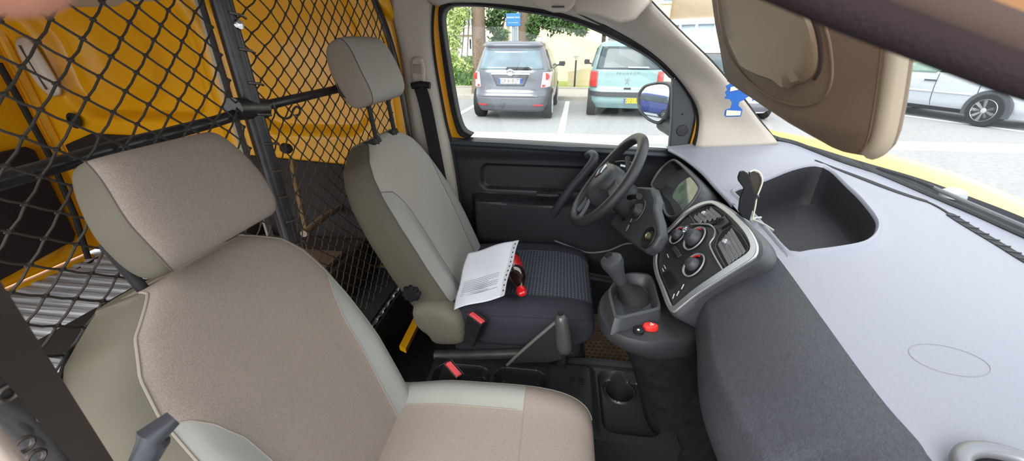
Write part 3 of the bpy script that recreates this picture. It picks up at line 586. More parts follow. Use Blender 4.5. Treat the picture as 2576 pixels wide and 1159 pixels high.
# trim panel: relief surface
def door(u, v):
    x = -.44+.94*u; z = .42+.745*v
    b = .0
    led = .962-.02*(x+.3)                       # armrest height
    low = 1-sm(z, led-.012, led+.004)
    inx = sm(x, -.34, -.31)
    b += .065*low*inx*sm(z, .70-.10*sm(x, -.3, .3), .80-.08*sm(x, -.3, .3))
    b -= .018*bl(x, z, -.30, .13, .985, 1.085, .03, .006)
    b += .012*sm(z, 1.10, 1.15)
    b += .02*(1-sm(z, .66-.08*sm(x, -.3, .4), .685-.08*sm(x, -.3, .4)))
    return V((x, YD-b, z))
MB().grid(door, 190, 170).build('trim_panel', mat('door_trim', (40, 42, 46), .45, spec=.5, bump=(500, .1)), d, solid=.006)
MB().loft([[V((x, YD-.022, z_)), V((x, YD-.018, z_+.012)), V((x, YD+.0, z_+.018)), V((x, YD+.04, z_+.018)), V((x, YD+.04, z_-.01)), V((x, YD-.012, z_-.012))] for x, z_ in ((-.45, 1.165), (-.2, 1.16), (.1, 1.15), (.42, 1.14))]).build('sill_cap', mat('plastic_sill', (48, 54, 62), .45, spec=.5), d, bevel=.003)
hp = [(1478, 392, 0), (1490, 388, -.02), (1494, 402, -.045), (1468, 438, -.06), (1440, 470, -.06), (1412, 508, -.055), (1392, 538, -.03), (1384, 545, 0)]
MB().tube(cr([at(a, b, y=YD-.03+c) for a, b, c in hp], 5), [.016]*36, 12).build('pull_handle', plas_g, d)
ho = [(1536, 412), (1560, 405), (1585, 408), (1600, 416), (1596, 430), (1570, 428), (1545, 424)]
MB().ring(cr([at(a, b, y=YD-.02) for a, b in ho], 4, True), .004, 6).build('handle_recess', plas_g, d)
MB().tube([at(1560, 416, y=YD-.03), at(1598, 424, y=YD-.035)], .007, 8).build('door_handle', silver_m, d)
c = at(1378, 483, y=YD-.03); s_ = MB().box(c+V((0, -.012, -.003)), (.085, .035, .008)).build('switch_panel', plas_g, d, bevel=.002)
MB().box(c+V((-.012, -.012, .004)), (.02, .02, .01)).build('window_switch', plas_d, s_, bevel=.002); MB().box(c+V((.016, -.012, .004)), (.02, .02, .01)).build('window_switch', plas_d, s_, bevel=.002)
MB().prism([at(a, b, y=YD+.036) for a, b in ((1700, 170), (1722, 186), (1752, 225), (1768, 262), (1772, 300), (1768, 345), (1758, 395), (1688, 395), (1696, 300))], (0, .01, 0)).build('sail_backing', dark_rubber, d)
# sail panel and mirror
sp_ = [(1693, 198), (1712, 200), (1728, 216), (1741, 248), (1748, 293), (1741, 331), (1728, 372), (1684, 376), (1690, 300)]
MB().prism([at(a, b, y=YD-.005) for a, b in sp_], (0, .03, 0)).build('mirror_sail', plas_g, d, bevel=.004)
c = at(1716, 328, y=YD-.006); MB().lathe([(.020, 0), (.018, .003), (.010, .004)], c, (0, -1, 0), 24).build('sail_cap', plas, d)
MB().lathe([(.003, 0), (.001, .003)], at(1717, 287, y=YD-.006), (0, -1, 0), 10).build('screw', dark_rubber, d)
ys = [(1705, 187), (1732, 216), (1746, 248), (1753, 293), (1747, 331), (1735, 372)]
MB().tube(cr([at(a, b, y=YD+.0) for a, b in ys], 5), .0035, 6).build('painted_edge', yel, d)
t = root('door_mirror', "black door mirror outside the driver's window, reflecting the street behind", 'mirror', (.38, 1.7, 1.25))
mo = [(1632, 212), (1665, 206), (1688, 212), (1693, 235), (1686, 275), (1670, 305), (1655, 312), (1628, 298), (1610, 272), (1608, 240), (1618, 222)]
mc = at(1652, 258, y=1.66)
carpos = V((-26, 12.9, .9)); nrm = ((EYE-mc).normalized()+(carpos-mc).normalized()).normalized()
O3 = cr([at(a, b, pl=(mc, nrm)) for a, b in mo], 5, True)
cen = sum(O3, V())/len(O3)
rings = [[cen+(p-cen)*f+(-nrm)*h for p in O3] for f, h in ((.86, .004), (.93, -.012), (1.0, -.010), (1.04, .01), (1.03, .05), (.88, .09), (.5, .12), (.05, .125))]
MB().loft(rings).build('housing', plas_g, t)
MB().prism([cen+(p-cen)*.87+nrm*.002 for p in O3], nrm*.003).build('mirror_glass', mat('mirror', (235, 238, 240), .02, metal=1), t)
MB().tube([at(1672, 308, y=1.64), at(1695, 325, y=1.57), at(1715, 345, y=1.48)], [.035, .03, .03], 12).build('bracket', plas_g, t)
c5 = Car('parked_car', 'dark blue car seen only in the door mirror', (-26, 11.5, 0), math.radians(-30), [(.2, .72, .1, 3.7), (.34, .82, 0, 3.85), (.55, .84, .0, 3.88), (.85, .83, .1, 3.7), (.93, .82, .15, 3.3), (1.2, .74, .4, 2.8), (1.4, .66, .6, 2.4), (1.45, .5, .8, 2.0)], mat('paint_blue', (40, 58, 130), .3, coat=.6))
c5.rp('rear_window', dark_glass, .95, 1.3, (-.6, .6), (-.5, .5))
for sg in (-1, 1):
    c5.rp('tail_light', tl_red, .7, .95, (sg*.62, sg*.8), (sg*.65, sg*.8)); c5.sp('side_window', dark_glass, .95, 1.32, (.5, 3), (.7, 2.4), sg)
    for y in (.7, 3.1): c5.wheel(sg*.74, y, .3, .2)

# ---- pillars ----
def band(name, label, L, R, m, bul=.03, ky=None, th=.02, kind='structure', n=10):
    """rounded trim between two 3-D edge lines"""
    L = resample(cr(L, 6), 40); R = resample(cr(R, 6), 40)
    def f(u, v):
        a = L[round(v*40)]; b2 = R[round(v*40)]; p = a.lerp(b2, u); tow = (EYE-p); tow.z = 0; tow.normalize(); k = 1-(2*u-1)**4
        return p+tow*bul*k
    return tag(MB().grid(f, n, 40).build(name, m, solid=th), label, 'trim', kind=kind)
AL = [(1452, 18, 1.38), (1540, 62, 1.40), (1604, 98, 1.42), (1660, 138, 1.42), (1704, 182, 1.43), (1740, 232, 1.43), (1757, 268, 1.43), (1761, 300, 1.43), (1757, 335, 1.42), (1748, 374, 1.41)]
AR = [(1600, -40, 1.26), (1632, 0, 1.28), (1668, 38, 1.30), (1725, 95, 1.32), (1785, 152, 1.34), (1835, 208, 1.36), (1870, 250, 1.37), (1905, 298, 1.39), (1935, 335, 1.41), (1955, 362, 1.42)]
band('trim_1', 'beige plastic trim of the far windscreen pillar', [at(a, b, y=c) for a, b, c in AL], [at(a, b, y=c) for a, b, c in AR], mat('pillar_beige', (178, 170, 160), .6, spec=.4, bump=(400, .1)), .012)
g = MB().tube(cr([at(a, b, y=c+.01) for a, b, c in AR], 5), .006, 8).build('trim_2', dark_rubber); tag(g, 'black edge of the windscreen along the far pillar', 'seal', kind='structure')
g = MB().tube(cr([at(a-2, b+6, y=c+.015) for a, b, c in AL], 5), .010, 8).build('trim_3', dark_rubber); tag(g, 'black door opening seal around the driver door', 'seal', kind='structure')
BL_ = [(962, -30, 1.40), (980, 0, 1.40), (1000, 80, 1.40), (1016, 170, 1.40), (1030, 260, 1.40), (1042, 350, 1.40), (1052, 430, 1.40), (1060, 560, 1.40), (1070, 760, 1.40)]
BR_ = [(1092, -30, 1.43), (1082, 10, 1.43), (1078, 80, 1.43), (1086, 160, 1.43), (1100, 240, 1.43), (1114, 310, 1.43), (1130, 375, 1.43), (1150, 500, 1.43), (1170, 700, 1.43)]
band('trim_4', 'beige trim of the door pillar carrying the far seat belt', [at(a, b, y=c) for a, b, c in BL_], [at(a, b, y=c) for a, b, c in BR_], beige, .025)
g = MB().tube(cr([at(a+7, b, y=c+.01) for a, b, c in BR_], 5), .009, 8).build('trim_9', dark_rubber); tag(g, 'black seal between door pillar and driver door', 'seal', kind='structure')
ybl = [(a-2, b, YW-.01) for a, b, c in BL_]; yb0 = [(a-34, b, YW) for a, b, c in BL_]
band('trim_10', 'narrow yellow strip of bodywork between net frame and door pillar', [at(a, b, y=c) for a, b, c in yb0], [at(a, b, y=c) for a, b, c in ybl], yel, .005)
# header / ceiling edge over driver window
HL = [(1060, -30, 1.42), (1090, 6, 1.42), (1142, -4, 1.43), (1224, -1, 1.43), (1312, 7, 1.43), (1414, 24, 1.43), (1510, 56, 1.42)]
HR = [(1050, -70, 1.30), (1100, -66, 1.28), (1200, -64, 1.26), (1300, -50, 1.24), (1400, -40, 1.24), (1500, -36, 1.22), (1640, 5, 1.26)]
band('trim_11', 'beige roof edge trim above the driver window', [at(a, b, y=c) for a, b, c in HL], [at(a, b, y=c) for a, b, c in HR], beige, .01)
# driver sun visor folded up
t = root('sun_visor', 'folded beige sun visor above the driver window', 'sun visor', (0, 1.2, 1.62))
vp = [(1318, -30), (1325, -2), (1352, 20), (1392, 33), (1425, 33), (1446, 14), (1452, -30)]
MB().prism([at(a, b, y=1.16) for a, b in vp], (0, .02, .004)).build('visor_panel', beige, t, bevel=.008)
MB().tube([at(1388, 17, y=1.155), at(1420, 17, y=1.155)], .002, 6).build('slot', plas_g, t)
vp = [(1432, -40), (1438, 10), (1444, 34), (1500, 40), (1560, 62), (1600, 50), (1640, 5), (1600, -40)]
g = MB().prism([at(a, b, y=1.22) for a, b in vp], (0, .03, .004)).build('trim_12', beige, bevel=.01); tag(g, 'beige front roof corner trim beside the folded visor', 'trim', kind='structure')
# seat belt, far side
t = root('seat_belt', 'black seat belt with beige height adjuster on the far door pillar', 'seat belt', (-.53, 1.38, 1.4))
q = [at(a, b, y=1.365) for a, b in ((1034, 150), (1044, 142), (1060, 146), (1067, 170), (1066, 212), (1050, 217), (1038, 212), (1033, 180))]
MB().prism(q, (0, .02, 0)).build('adjuster', beige, t, bevel=.006)
MB().prism([at(a, b, y=1.358) for a, b in ((1040, 162), (1060, 164), (1061, 186), (1040, 184))], (0, .006, 0)).build('adjuster_button', mat('beige_button', (150, 142, 132), .6), t, bevel=.002)
MB().tube([at(1036, 216, y=1.35), at(1060, 212, y=1.35), at(1082, 215, y=1.35)], .011, 10).build('guide', plas_d, t)
bp_ = [at(1056, 222, y=1.35), at(1068, 262, y=1.352), at(1082, 330, y=1.352), at(1100, 420, y=1.352), at(1120, 520, y=1.355), at(1150, 700, y=1.37)]
MB().loft([[p+V((-.021, 0, 0)), p+V((.021, .012, 0)), p+V((.021, .0145, 0)), p+V((-.021, .0025, 0))] for p in resample(cr(bp_, 5), 30)]).build('webbing', belt_b, t)
# near passenger belt
t = root('seat_belt', 'dark brown seat belt crossing the near lower left corner', 'seat belt', (-.15, .12, 1.4))
q = [at(-190, 575, y=.13), at(-60, 752, y=.135), at(50, 902, y=.15), at(150, 1040, y=.17), at(260, 1195, y=.19)]
nn = (q[-1]-q[0]).normalized(); wv = nn.cross((EYE-q[2]).normalized()).normalized()
MB().loft([[p-wv*.0105, p+wv*.0105, p+wv*.0105-V((0, 0, .0012)), p-wv*.0105-V((0, 0, .0012))] for p in resample(cr(q, 5), 24)]).build('webbing', belt_m, t)
# near door pillar corner
g = MB().prism([at(a, b, y=.09) for a, b in ((-200, 850), (-40, 990), (5, 1060), (50, 1115), (92, 1185), (-200, 1250))], (0, -.006, -.02)).build('trim_13', mat('pillar_pinkish', (150, 136, 126), .6), bevel=.004); tag(g, 'pale trim of the near door pillar at the lower left', 'trim', kind='structure')
# near roof rail and weather strip beside the lens
L0, L1 = at(1975, -34, y=.13), at(2590, 201, y=.13); dv = (L1-L0)
a0 = L0-dv*.8
rail = resample(cr([V((-.62, .12, 1.66)), V((-.35, .12, 1.61)), a0, L0, L0.lerp(L1, .5), L1, L1+dv*1.0, V((.46, .12, 1.36)), V((.62, .105, 1.28)), V((.77, .09, 1.20))], 8), 60)
g = MB().tube(rail, .0053, 14).build('trim_14', mat('weatherstrip', (46, 36, 38), .95, spec=.2, bump=(900, .6))); tag(g, 'dark weather strip of the open near door frame at the top right', 'weather strip', kind='structure')
g = MB().tube([p+V((0, .002, .0075)) for p in rail], .006, 12).build('trim_15', mat('weatherstrip_edge', (70, 54, 48), .9)); tag(g, 'inner lip of the near door weather strip', 'weather strip', kind='structure')
u1 = V((0, -.002, .009)); u2 = V((0, .012, .05))
g = MB().loft([[p+u1, p+u1+V((0, .006, .02)), p+u2, p+u2+V((0, .02, .0)), p+u1+V((0, .02, 0))] for p in rail]).build('trim_16', mat('pillar_brown', (134, 92, 52), .6)); tag(g, 'brownish trim of the near door frame above the weather strip', 'trim', kind='structure')
# ======================= WINDSCREEN, BONNET =======================
C3p = [(1950, 352, 1.215), (2000, 364, 1.20), (2103, 404, 1.175), (2207, 439, 1.15), (2345, 498, 1.12), (2448, 542, 1.11), (2576, 600, 1.10)]
C3 = [at(a, b, z=c) for a, b, c in C3p]
C3[0] = at(1950, 352, y=1.43)
LX = C3[-1]
C3 += [V((LX.x-.005, .72, 1.10)), V((LX.x-.05, .52, 1.11)), V((LX.x-.13, .33, 1.14)), V((LX.x-.23, .17, 1.18)), V((LX.x-.30, .08, 1.21))]
C3s = cr(C3, 6)
top = [V((.27+.10*math.sin(PI*k/12), 1.28-1.06*k/12, 1.62+.03*math.sin(PI*k/12))) for k in range(13)]
Bs = resample(C3s, 30); Ts = resample(top, 30)
g = MB().grid(lambda u, v: Bs[round(u*30)].lerp(Ts[round(u*30)], v)+V((.05, 0, .03))*math.sin(PI*v), 30, 8).build('window_2', glass('windscreen_glass', (.97, .985, .98), .035), solid=.004); tag(g, 'clear windscreen above the dashboard', 'window', kind='structure')
g = MB().tube([p+V((.006, .004, .002)) for p in C3s], .0085, 8).build('trim_17', dark_rubber); tag(g, 'black rubber edge along the foot of the windscreen', 'seal', kind='structure')
g = MB().tube([t_+V((-.03, 0, .03)) for t_ in top], .03, 10).build('trim_18', beige); tag(g, 'beige front edge of the roof above the windscreen', 'trim', kind='structure')
E_ = [at(1900, 318, y=1.52), at(1935, 331, y=1.52), at(2060, 350, y=1.51), at(2200, 377, y=1.48), at(2400, 433, y=1.42), at(2576, 503, y=1.33), at(2760, 590, y=1.2), at(2960, 690, y=1.05)]
F_ = [at(1912, 325, y=1.48), at(1960, 345, y=1.48), at(2060, 374, y=1.44), at(2155, 403, y=1.40), at(2310, 448, y=1.31), at(2445, 497, y=1.22), at(2576, 548, y=1.12), at(2760, 630, y=.95), at(2960, 730, y=.75)]
b_ = root('bonnet', 'yellow bonnet of the van beyond the windscreen', 'bonnet', (1.2, .8, 1.0)); b_['kind'] = 'structure'
Es = resample(cr(E_, 6), 40); Fs = resample(cr(F_, 6), 40)
MB().loft([[Fs[k], Fs[k].lerp(Es[k], .35)+V((0, 0, .012)), Fs[k].lerp(Es[k], .75)+V((0, 0, .010)), Es[k], Es[k]+V((.03, .05, -.03)), Es[k]+V((.05, .09, -.25))] for k in range(41)], False, False).build('bonnet_skin', yel_sheen, b_)
MB().loft([[Fs[k]+V((0, 0, .001)), Fs[k]+V((0, 0, -.05)), Fs[k]+V((-.05, -.04, -.07))] for k in range(41)], False, False).build('cowl', plas_g, b_)
t = root('wiper', 'grey wiper arm with rounded cap lying at the foot of the windscreen', 'wiper', (1.1, 1.1, 1.1))
wp = [at(2335, 466, z=1.12), at(2440, 512, z=1.12), at(2576, 570, z=1.115), at(2720, 634, z=1.11)]
MB().tube(wp, .006, 8).build('arm', mat('wiper_arm', (90, 94, 98), .4), t)
MB().lathe([(.001, .016), (.018, .014), (.028, .006), (.03, -.01)], at(2400, 487, z=1.11), (0, 0, 1), 20).build('pivot_cap', mat('cap_grey', (160, 166, 172), .4), t)
MB().tube([at(2200, 420, z=1.14), at(2290, 448, z=1.13), at(2345, 470, z=1.125)], .005, 6).build('blade', dark_rubber, t)

# ======================= DASHBOARD =======================
C1p = [(1683, 377, 1.175), (1720, 397, 1.17), (1765, 432, 1.16), (1800, 470, 1.15), (1835, 507, 1.142), (1890, 572, 1.137), (1960, 652, 1.133), (2060, 790, 1.13), (2150, 915, 1.125), (2230, 1020, 1.12), (2310, 1110, 1.12), (2380, 1200, 1.12)]
C1 = [at(a, b, z=c) for a, b, c in C1p]; C1 = C1 + [V((C1[-1].x+.01, .12, 1.12))]
C1s = cr(C1, 6)
def byY(curve):
    pts = sorted(curve, key=lambda p: p.y); return ([(p.y, p.x) for p in pts], [(p.y, p.z) for p in pts])
c1x, c1z = byY(C1s); c3x, c3z = byY(C3s)
d = root('dashboard', 'charcoal dashboard with grey top pad, storage bin, air vents and centre panel', 'dashboard', (.6, .78, .9))
BIN = [(1842, 492), (1880, 481), (1920, 470), (1985, 449), (2040, 440), (2080, 447), (2125, 475), (2175, 515), (2204, 550), (2208, 575), (2195, 598), (2165, 615), (2100, 627), (2040, 634), (1998, 640), (1975, 628), (1935, 586), (1890, 540), (1860, 510)]
BP = [(p.x, p.y) for p in resample(cr([at(a, b, z=1.138) for a, b in BIN], 4, True), 70)]
def sdf(x, y, P):
    dm = 9; ins = False; n = len(P)
    for i in range(n):
        x1, y1 = P[i]; x2, y2 = P[(i+1) % n]; dx, dy = x2-x1, y2-y1; l = dx*dx+dy*dy
        t = max(0, min(1, ((x-x1)*dx+(y-y1)*dy)/l)) if l else 0; e = math.hypot(x-x1-dx*t, y-y1-dy*t); dm = min(dm, e)
        if (y1 > y) != (y2 > y) and x < x1+(y-y1)*dx/dy: ins = not ins
    return -dm if ins else dm
bx0, bx1 = min(p[0] for p in BP)-.04, max(p[0] for p in BP)+.04; by0, by1 = min(p[1] for p in BP)-.04, max(p[1] for p in BP)+.04
def pad(u, v):
    y = .10+1.34*v; xa, za = interp(y, c1x), interp(y, c1z); xb, zb = interp(y, c3x), interp(y, c3z); u2 = u
    x = xa+(xb-xa)*u2; z = za+(zb-za)*(u2**1.3)+.010*math.sin(PI*u2)
    if bx0 < x < bx1 and by0 < y < by1:
        s_ = sdf(x, y, BP)
        z += .004*math.exp(-(max(0, s_)/.020)**2)
    return V((x, y, z))
def onpad(p):
    y = p.y; xa, za = interp(y, c1x), interp(y, c1z); xb, zb = interp(y, c3x), interp(y, c3z); u = max(0, min(1, (p.x-xa)/(xb-xa))); return V((p.x, y, za+(zb-za)*u**1.3+.010*math.sin(PI*u)))
lining = mat('bin_inside', (36, 35, 40), .6, spec=.35, bump=(380, .3))  # inside of the bin, coloured darker than the pad
pm_ = MB().grid(pad, 170, 400)
for i, f in enumerate(pm_.f):
    x = sum(pm_.v[j][0] for j in f)/4; y = sum(pm_.v[j][1] for j in f)/4
    if bx0 < x < bx1 and by0 < y < by1 and sdf(x, y, BP) < .003: pm_.f[i] = None
pm_.f = [f for f in pm_.f if f]; pm_.m = [0]*len(pm_.f)
pm_.build('top_pad', pad_m, d)
def padat(a, b):
    e = at(a, b, d=1.0)-EYE; t = .35
    while t < 3:
        p = EYE+e*t
        if p.z < onpad(p).z: break
        t += .002
    return onpad(p)
bc_ = (sum(p[0] for p in BP)/len(BP), sum(p[1] for p in BP)/len(BP))
def br_(f, dz, flat=None):
    out = []
    for x, y in BP:
        p = onpad(V((x, y, 0))); xx = bc_[0]+(x-bc_[0])*f; yy = bc_[1]+(y-bc_[1])*f; q = onpad(V((xx, yy, 0)))
        out.append(V((xx, yy, (flat if flat else (q.z if f > 1 else p.z)+dz))))
    return out
MB().loft([br_(1.06, .001), br_(1.035, .0065), br_(1.015, .009), br_(1.0, .009), br_(.985, .006), br_(.978, .0)], False).build('bin_rim', pad_m, d)
MB().loft([br_(.980, .001), br_(.972, -.02), br_(.955, 0, 1.075), br_(.935, 0, 1.052), br_(.90, 0, 1.046), br_(.3, 0, 1.046), br_(.001, 0, 1.046)], False).build('bin_inside', lining, d)
# vent slot along the windscreen
sl = []
for a, b in ((2050, 404), (2120, 432), (2180, 455), (2241, 478), (2290, 495), (2340, 512), (2400, 548), (2460, 585), (2520, 620), (2576, 655), (2640, 690)):
    sl.append((a, b))
sl = resample(cr([padat(a, b) for a, b in sl], 4), 60)
wd_ = lambda k: min(.010, .002+.0006*k) if k < 26 else (.003 if k < 33 else .013)
vs = MB().loft([[onpad(p+V((-wd_(k), -wd_(k)*.3, 0)))+V((0, 0, .002)), onpad(p+V((wd_(k), wd_(k)*.3, 0)))+V((0, 0, .003)), onpad(p+V((wd_(k), wd_(k)*.3, 0)))-V((0, 0, .004)), onpad(p+V((-wd_(k), -wd_(k)*.3, 0)))-V((0, 0, .004))] for k, p in enumerate(sl)]).build('defrost_vent', dark_rubber, d)
for k in range(34, 60, 3): p = onpad(sl[k])+V((0, 0, .004)); MB().tube([p+V((-.010, .004, 0)), p+V((.010, -.004, 0))], .0015, 5).build('vent_fin', plas_g, vs)
# raised oval emboss (airbag) and round side vent
q = padat(2385, 905); MB().ring([onpad(q+V((.042*math.cos(a), .028*math.sin(a), 0)))+V((0, 0, .0004)) for a in [2*PI*k/40 for k in range(40)]], .0003, 6).build('airbag_mark', pad_m, d)
q = padat(2560, 1240); q.z += .010
sv_ = MB().ring([q+V((.043*math.cos(a), .036*math.sin(a), 0)) for a in [2*PI*k/40 for k in range(40)]], .008, 10).build('side_vent', mat('vent_ring', (120, 122, 128), .35, metal=.3), d)
MB().lathe([(.045, -.006), (.03, -.004), (.001, .004)], q, (0, 0, 1), 30).build('vent_core', plas_d, sv_)
# dash face on the near side
C2 = [at(a, b, z=c) for a, b, c in ((1775, 745, 1.02), (1783, 800, 1.02), (1787, 860, 1.02), (1800, 925, 1.025), (1838, 1010, 1.03), (1880, 1085, 1.03), (1925, 1159, 1.03), (1990, 1250, 1.03))]
C2.append(V((C2[-1].x, .10, 1.03))); c2x, c2z = byY(cr(C2, 6))
def facef(u, v):
    y = .10+(.80-.10)*v; a = V((interp(y, c1x), y, interp(y, c1z)+.0005)); b = V((interp(y, c2x)+.0, y, interp(y, c2z)))
    if u < .6:
        t = u/.6; n = V((-.55, 0, .83)); return a.lerp(b, t)+n*.010*math.sin(PI*t)
    t = (u-.6)/.4; return b+V((.0+.10*t*t, 0, -.24*t))+V((-.02, 0, 0))*math.sin(PI*t)
MB().grid(facef, 50, 90).build('glovebox_side_face', face_m, d)
MB().tube([V((p.x+.001, p.y, p.z-.001)) for p in C1s if p.y > .96], .006, 8).build('hood_lip', pad_m, d)
# dark body behind everything
def bodyf(u, v):
    y = .10+1.33*v; xa, za = interp(y, c1x)+.03, interp(y, c1z)-.012; near = 1-sm(y, .86, 1.0)
    P_ = [(xa, za), (xa+.04, za-.1), (.50-.06*near, .92), (.50, .75), (.62, .45), (.9, .44)]
    k = min(len(P_)-2, int(u*(len(P_)-1))); t = u*(len(P_)-1)-k
    return V((P_[k][0]+(P_[k+1][0]-P_[k][0])*t, y, P_[k][1]+(P_[k+1][1]-P_[k][1])*t))
MB().grid(bodyf, 20, 40).build('lower_body', plas_d, d)
# centre stack
PN = V((-.838, 0, .546)); PQ = V((.33, .82, 1.064))
def pp(a, b, h=0): return at(a, b, pl=(PQ, PN)) + PN*h
OUT = [(1666, 595), (1695, 566), (1724, 537), (1757, 516), (1790, 507), (1815, 514), (1852, 541), (1889, 578), (1908, 611), (1910, 636), (1898, 655), (1865, 676), (1815, 707), (1757, 744), (1720, 773), (1697, 789), (1682, 773), (1666, 731), (1651, 690), (1647, 657), (1653, 620)]
INN = [(1671, 599), (1699, 571), (1728, 543), (1760, 524), (1789, 516), (1809, 524), (1841, 549), (1874, 585), (1890, 614), (1891, 630), (1882, 642), (1850, 663), (1805, 693), (1752, 729), (1718, 757), (1700, 772), (1691, 764), (1676, 727), (1660, 688), (1655, 657), (1660, 622)]
o3 = resample(cr([pp(*q) for q in OUT], 5, True)+[pp(*OUT[0])], 100)[:-1]; i3 = resample(cr([pp(*q) for q in INN], 5, True)+[pp(*INN[0])], 100)[:-1]
cen = sum(o3, V())/len(o3)
cs = MB().prism([cen+(p-cen)*1.0-PN*.008 for p in i3], PN*.006).build('centre_panel', mat('panel_black', (50, 52, 54), .42, spec=.5), d)
fr = MB().ringplate(i3, o3, PN*.007).build('silver_frame', silver_m, cs, bevel=.002)
MB().loft([[cen+(p-cen)*f+PN*h for p in o3] for f, h in ((1.0, .001), (1.03, -.003), (1.035, -.015), (1.0, -.06), (.85, -.2))], False).build('stack_housing', plas_g, d)
def vent(quad, ax, bx, n, nm):
    pts = [pp(a, b, .0005) for a, b in quad]; v_ = MB().prism([p-PN*.0 for p in pts], -PN*.002)
    vo = v_.build(nm, dark_rubber, cs); MB().ring(pts, .0022, 6).build('vent_frame', plas_g, vo)
    for k in range(n):
        t = (k+.7)/(n+.4); a = V((*ax[0], 0)).lerp(V((*ax[1], 0)), t); b = V((*bx[0], 0)).lerp(V((*bx[1], 0)), t)
        p, q = pp(a.x, a.y, .003), pp(b.x, b.y, .003); e = (q-p).normalized().cross(PN)*.0046
        MB().prism([p-e, q-e, q+e-PN*.004, p+e-PN*.004], PN*.0022).build('slat', mat('slat_grey', (150, 152, 156), .45), vo)
    return vo
v1 = vent([(1735, 541), (1760, 526), (1789, 519), (1806, 528), (1826, 545), (1800, 560), (1790, 563), (1750, 563)], ((1742, 548), (1795, 523)), ((1757, 562), (1822, 546)), 5, 'air_vent')
v2 = vent([(1817, 582), (1842, 568), (1866, 592), (1884, 622), (1878, 638), (1828, 674), (1812, 648), (1800, 622), (1806, 598)], ((1806, 618), (1845, 574)), ((1832, 668), (1880, 632)), 5, 'air_vent')
for vo, (a, b) in ((v1, (1777, 541)), (v2, (1832, 613))): MB().lathe([(.006, 0), (.0065, .008), (.004, .011)], pp(a, b, .002), PN, 14).build('vent_knob', silver_m, vo)
MB().tube(cr([pp(a, b, .003) for a, b in ((1740, 566), (1765, 565), (1787, 567), (1801, 580), (1798, 598), (1788, 616), (1800, 645), (1822, 682))], 5), .0022, 8).build('silver_line', silver_m, cs)
bz = MB().prism([pp(a, b, .001) for a, b in ((1803, 556), (1828, 546), (1838, 560), (1812, 578))], PN*.006).build('centre_wheel_housing', plas_g, cs, bevel=.002)
MB().lathe([(.009, -.003), (.0095, 0), (.009, .003)], pp(1818, 561, .008), V((0, 1, 0)), 18).build('thumb_wheel', plas_d, bz)
def knob(a, b, R, r, h, red=True):
    R *= 1.22; r *= 1.2
    c = pp(a, b, .0); w_ = MB(); w_.lathe([(R*1.04, .0015), (R, .0045), (R*.88, .001), (R*.8, -.0015)], c, PN, 40, False); o = w_.build('dial_bowl', mat('bowl_light', (150, 152, 156), .3), cs)
    MB().lathe([(R*.9, .0), (R*.9, .0012)], c, PN, 32).build('dial_floor', plas_d, o)
    k = MB().lathe([(r*1.15, 0), (r*1.1, h*.45), (r*.95, h*.6), (r*.8, h), (r*.6, h*1.08), (.001, h*1.08)], c, PN, 30).build('knob', plas_g, o)
    MB().box(c+PN*h*.9, (r*1.5, r*.35, r*.3), Matrix(((PN.z, 0, PN.x), (0, 1, 0), (-PN.x, 0, PN.z)))).build('grip', mat('grip_grey', (120, 122, 126), .4), k, bevel=.001)
    if red:
        e = V((0, 1, 0)).cross(PN); MB().tube([c+PN*.003+(e*math.cos(t)+V((0, 1, 0))*math.sin(t))*R*.78 for t in [PI*.1+PI*.09*i for i in range(6)]], .0018, 6).build('red_scale', red_m, o)
    return o
knob(1706, 592, .022, .011, .016); kb = knob(1748, 600, .027, .016, .022); knob(1746, 667, .025, .012, .018)
MB().lathe([(.010, 0), (.012, .004), (.008, .004), (.007, -.002)], pp(1745, 592, .024), PN, 24).build('chrome_cap', chrome, kb)
MB().prism([pp(a, b, .001) for a, b in ((1693, 626), (1702, 620), (1718, 643), (1708, 650))], PN*.005).build('rocker_button', plas_g, cs, bevel=.0015)
MB().prism([pp(a, b, .001) for a, b in ((1666, 690), (1686, 680), (1705, 712), (1684, 728))], PN*.0015).build('radio_display', plas_d, cs, bevel=.001)
for q in (((1672, 668), (1676, 676)), ((1680, 640), (1683, 648)), ((1694, 752), (1698, 740)), ((1704, 745), (1710, 733)), ((1716, 728), (1722, 716)), ((1668, 676), (1671, 683))):
    MB().tube([pp(*q[0], .002), pp(*q[1], .002)], .0012, 6).build('marking', mat('mark_grey', (200, 200, 196), .5), cs)
# instrument cluster
CN = V((-.80, -.02, .60)); CQ = V((.352, 1.15, 1.095))
def cp(a, b, h=0): return at(a, b, pl=(CQ, CN)) + CN*h
BZ = [(1691, 404), (1664, 424), (1646, 450), (1640, 468), (1656, 488), (1668, 512), (1674, 535), (1688, 547), (1711, 538), (1738, 513), (1757, 484), (1759, 467), (1735, 437), (1708, 410)]
SC = [(1712, 430), (1690, 446), (1676, 466), (1672, 480), (1684, 492), (1693, 506), (1699, 524), (1704, 532), (1722, 522), (1742, 500), (1753, 480), (1755, 469), (1742, 448), (1724, 432)]
bz3 = resample(cr([cp(*q) for q in BZ], 5, True)+[cp(*BZ[0])], 80)[:-1]; sc3 = resample(cr([cp(a, b, -.035) for a, b in SC], 5, True)+[cp(*SC[0], -.035)], 80)[:-1]
cl = MB().ring(bz3, .005, 8).build('instrument_binnacle', plas_g, d)
MB().loft([bz3, [p.lerp(q, .3)-CN*.02 for p, q in zip(bz3, sc3)], sc3], False).build('bowl', plas_d, cl)
MB().prism([p-CN*.004 for p in sc3], CN*.004).build('display', mat('lcd_green', (120, 136, 122), .08, spec=.9, noise=(30, .35, 3)), cl)
cc = sum(bz3, V())/len(bz3); MB().loft([[cc+(p-cc)*f+CN*h for p in bz3] for f, h in ((1, 0), (1.1, -.01), (1.16, -.05), (1.1, -.12))], False).build('cowl', plas_g, cl)
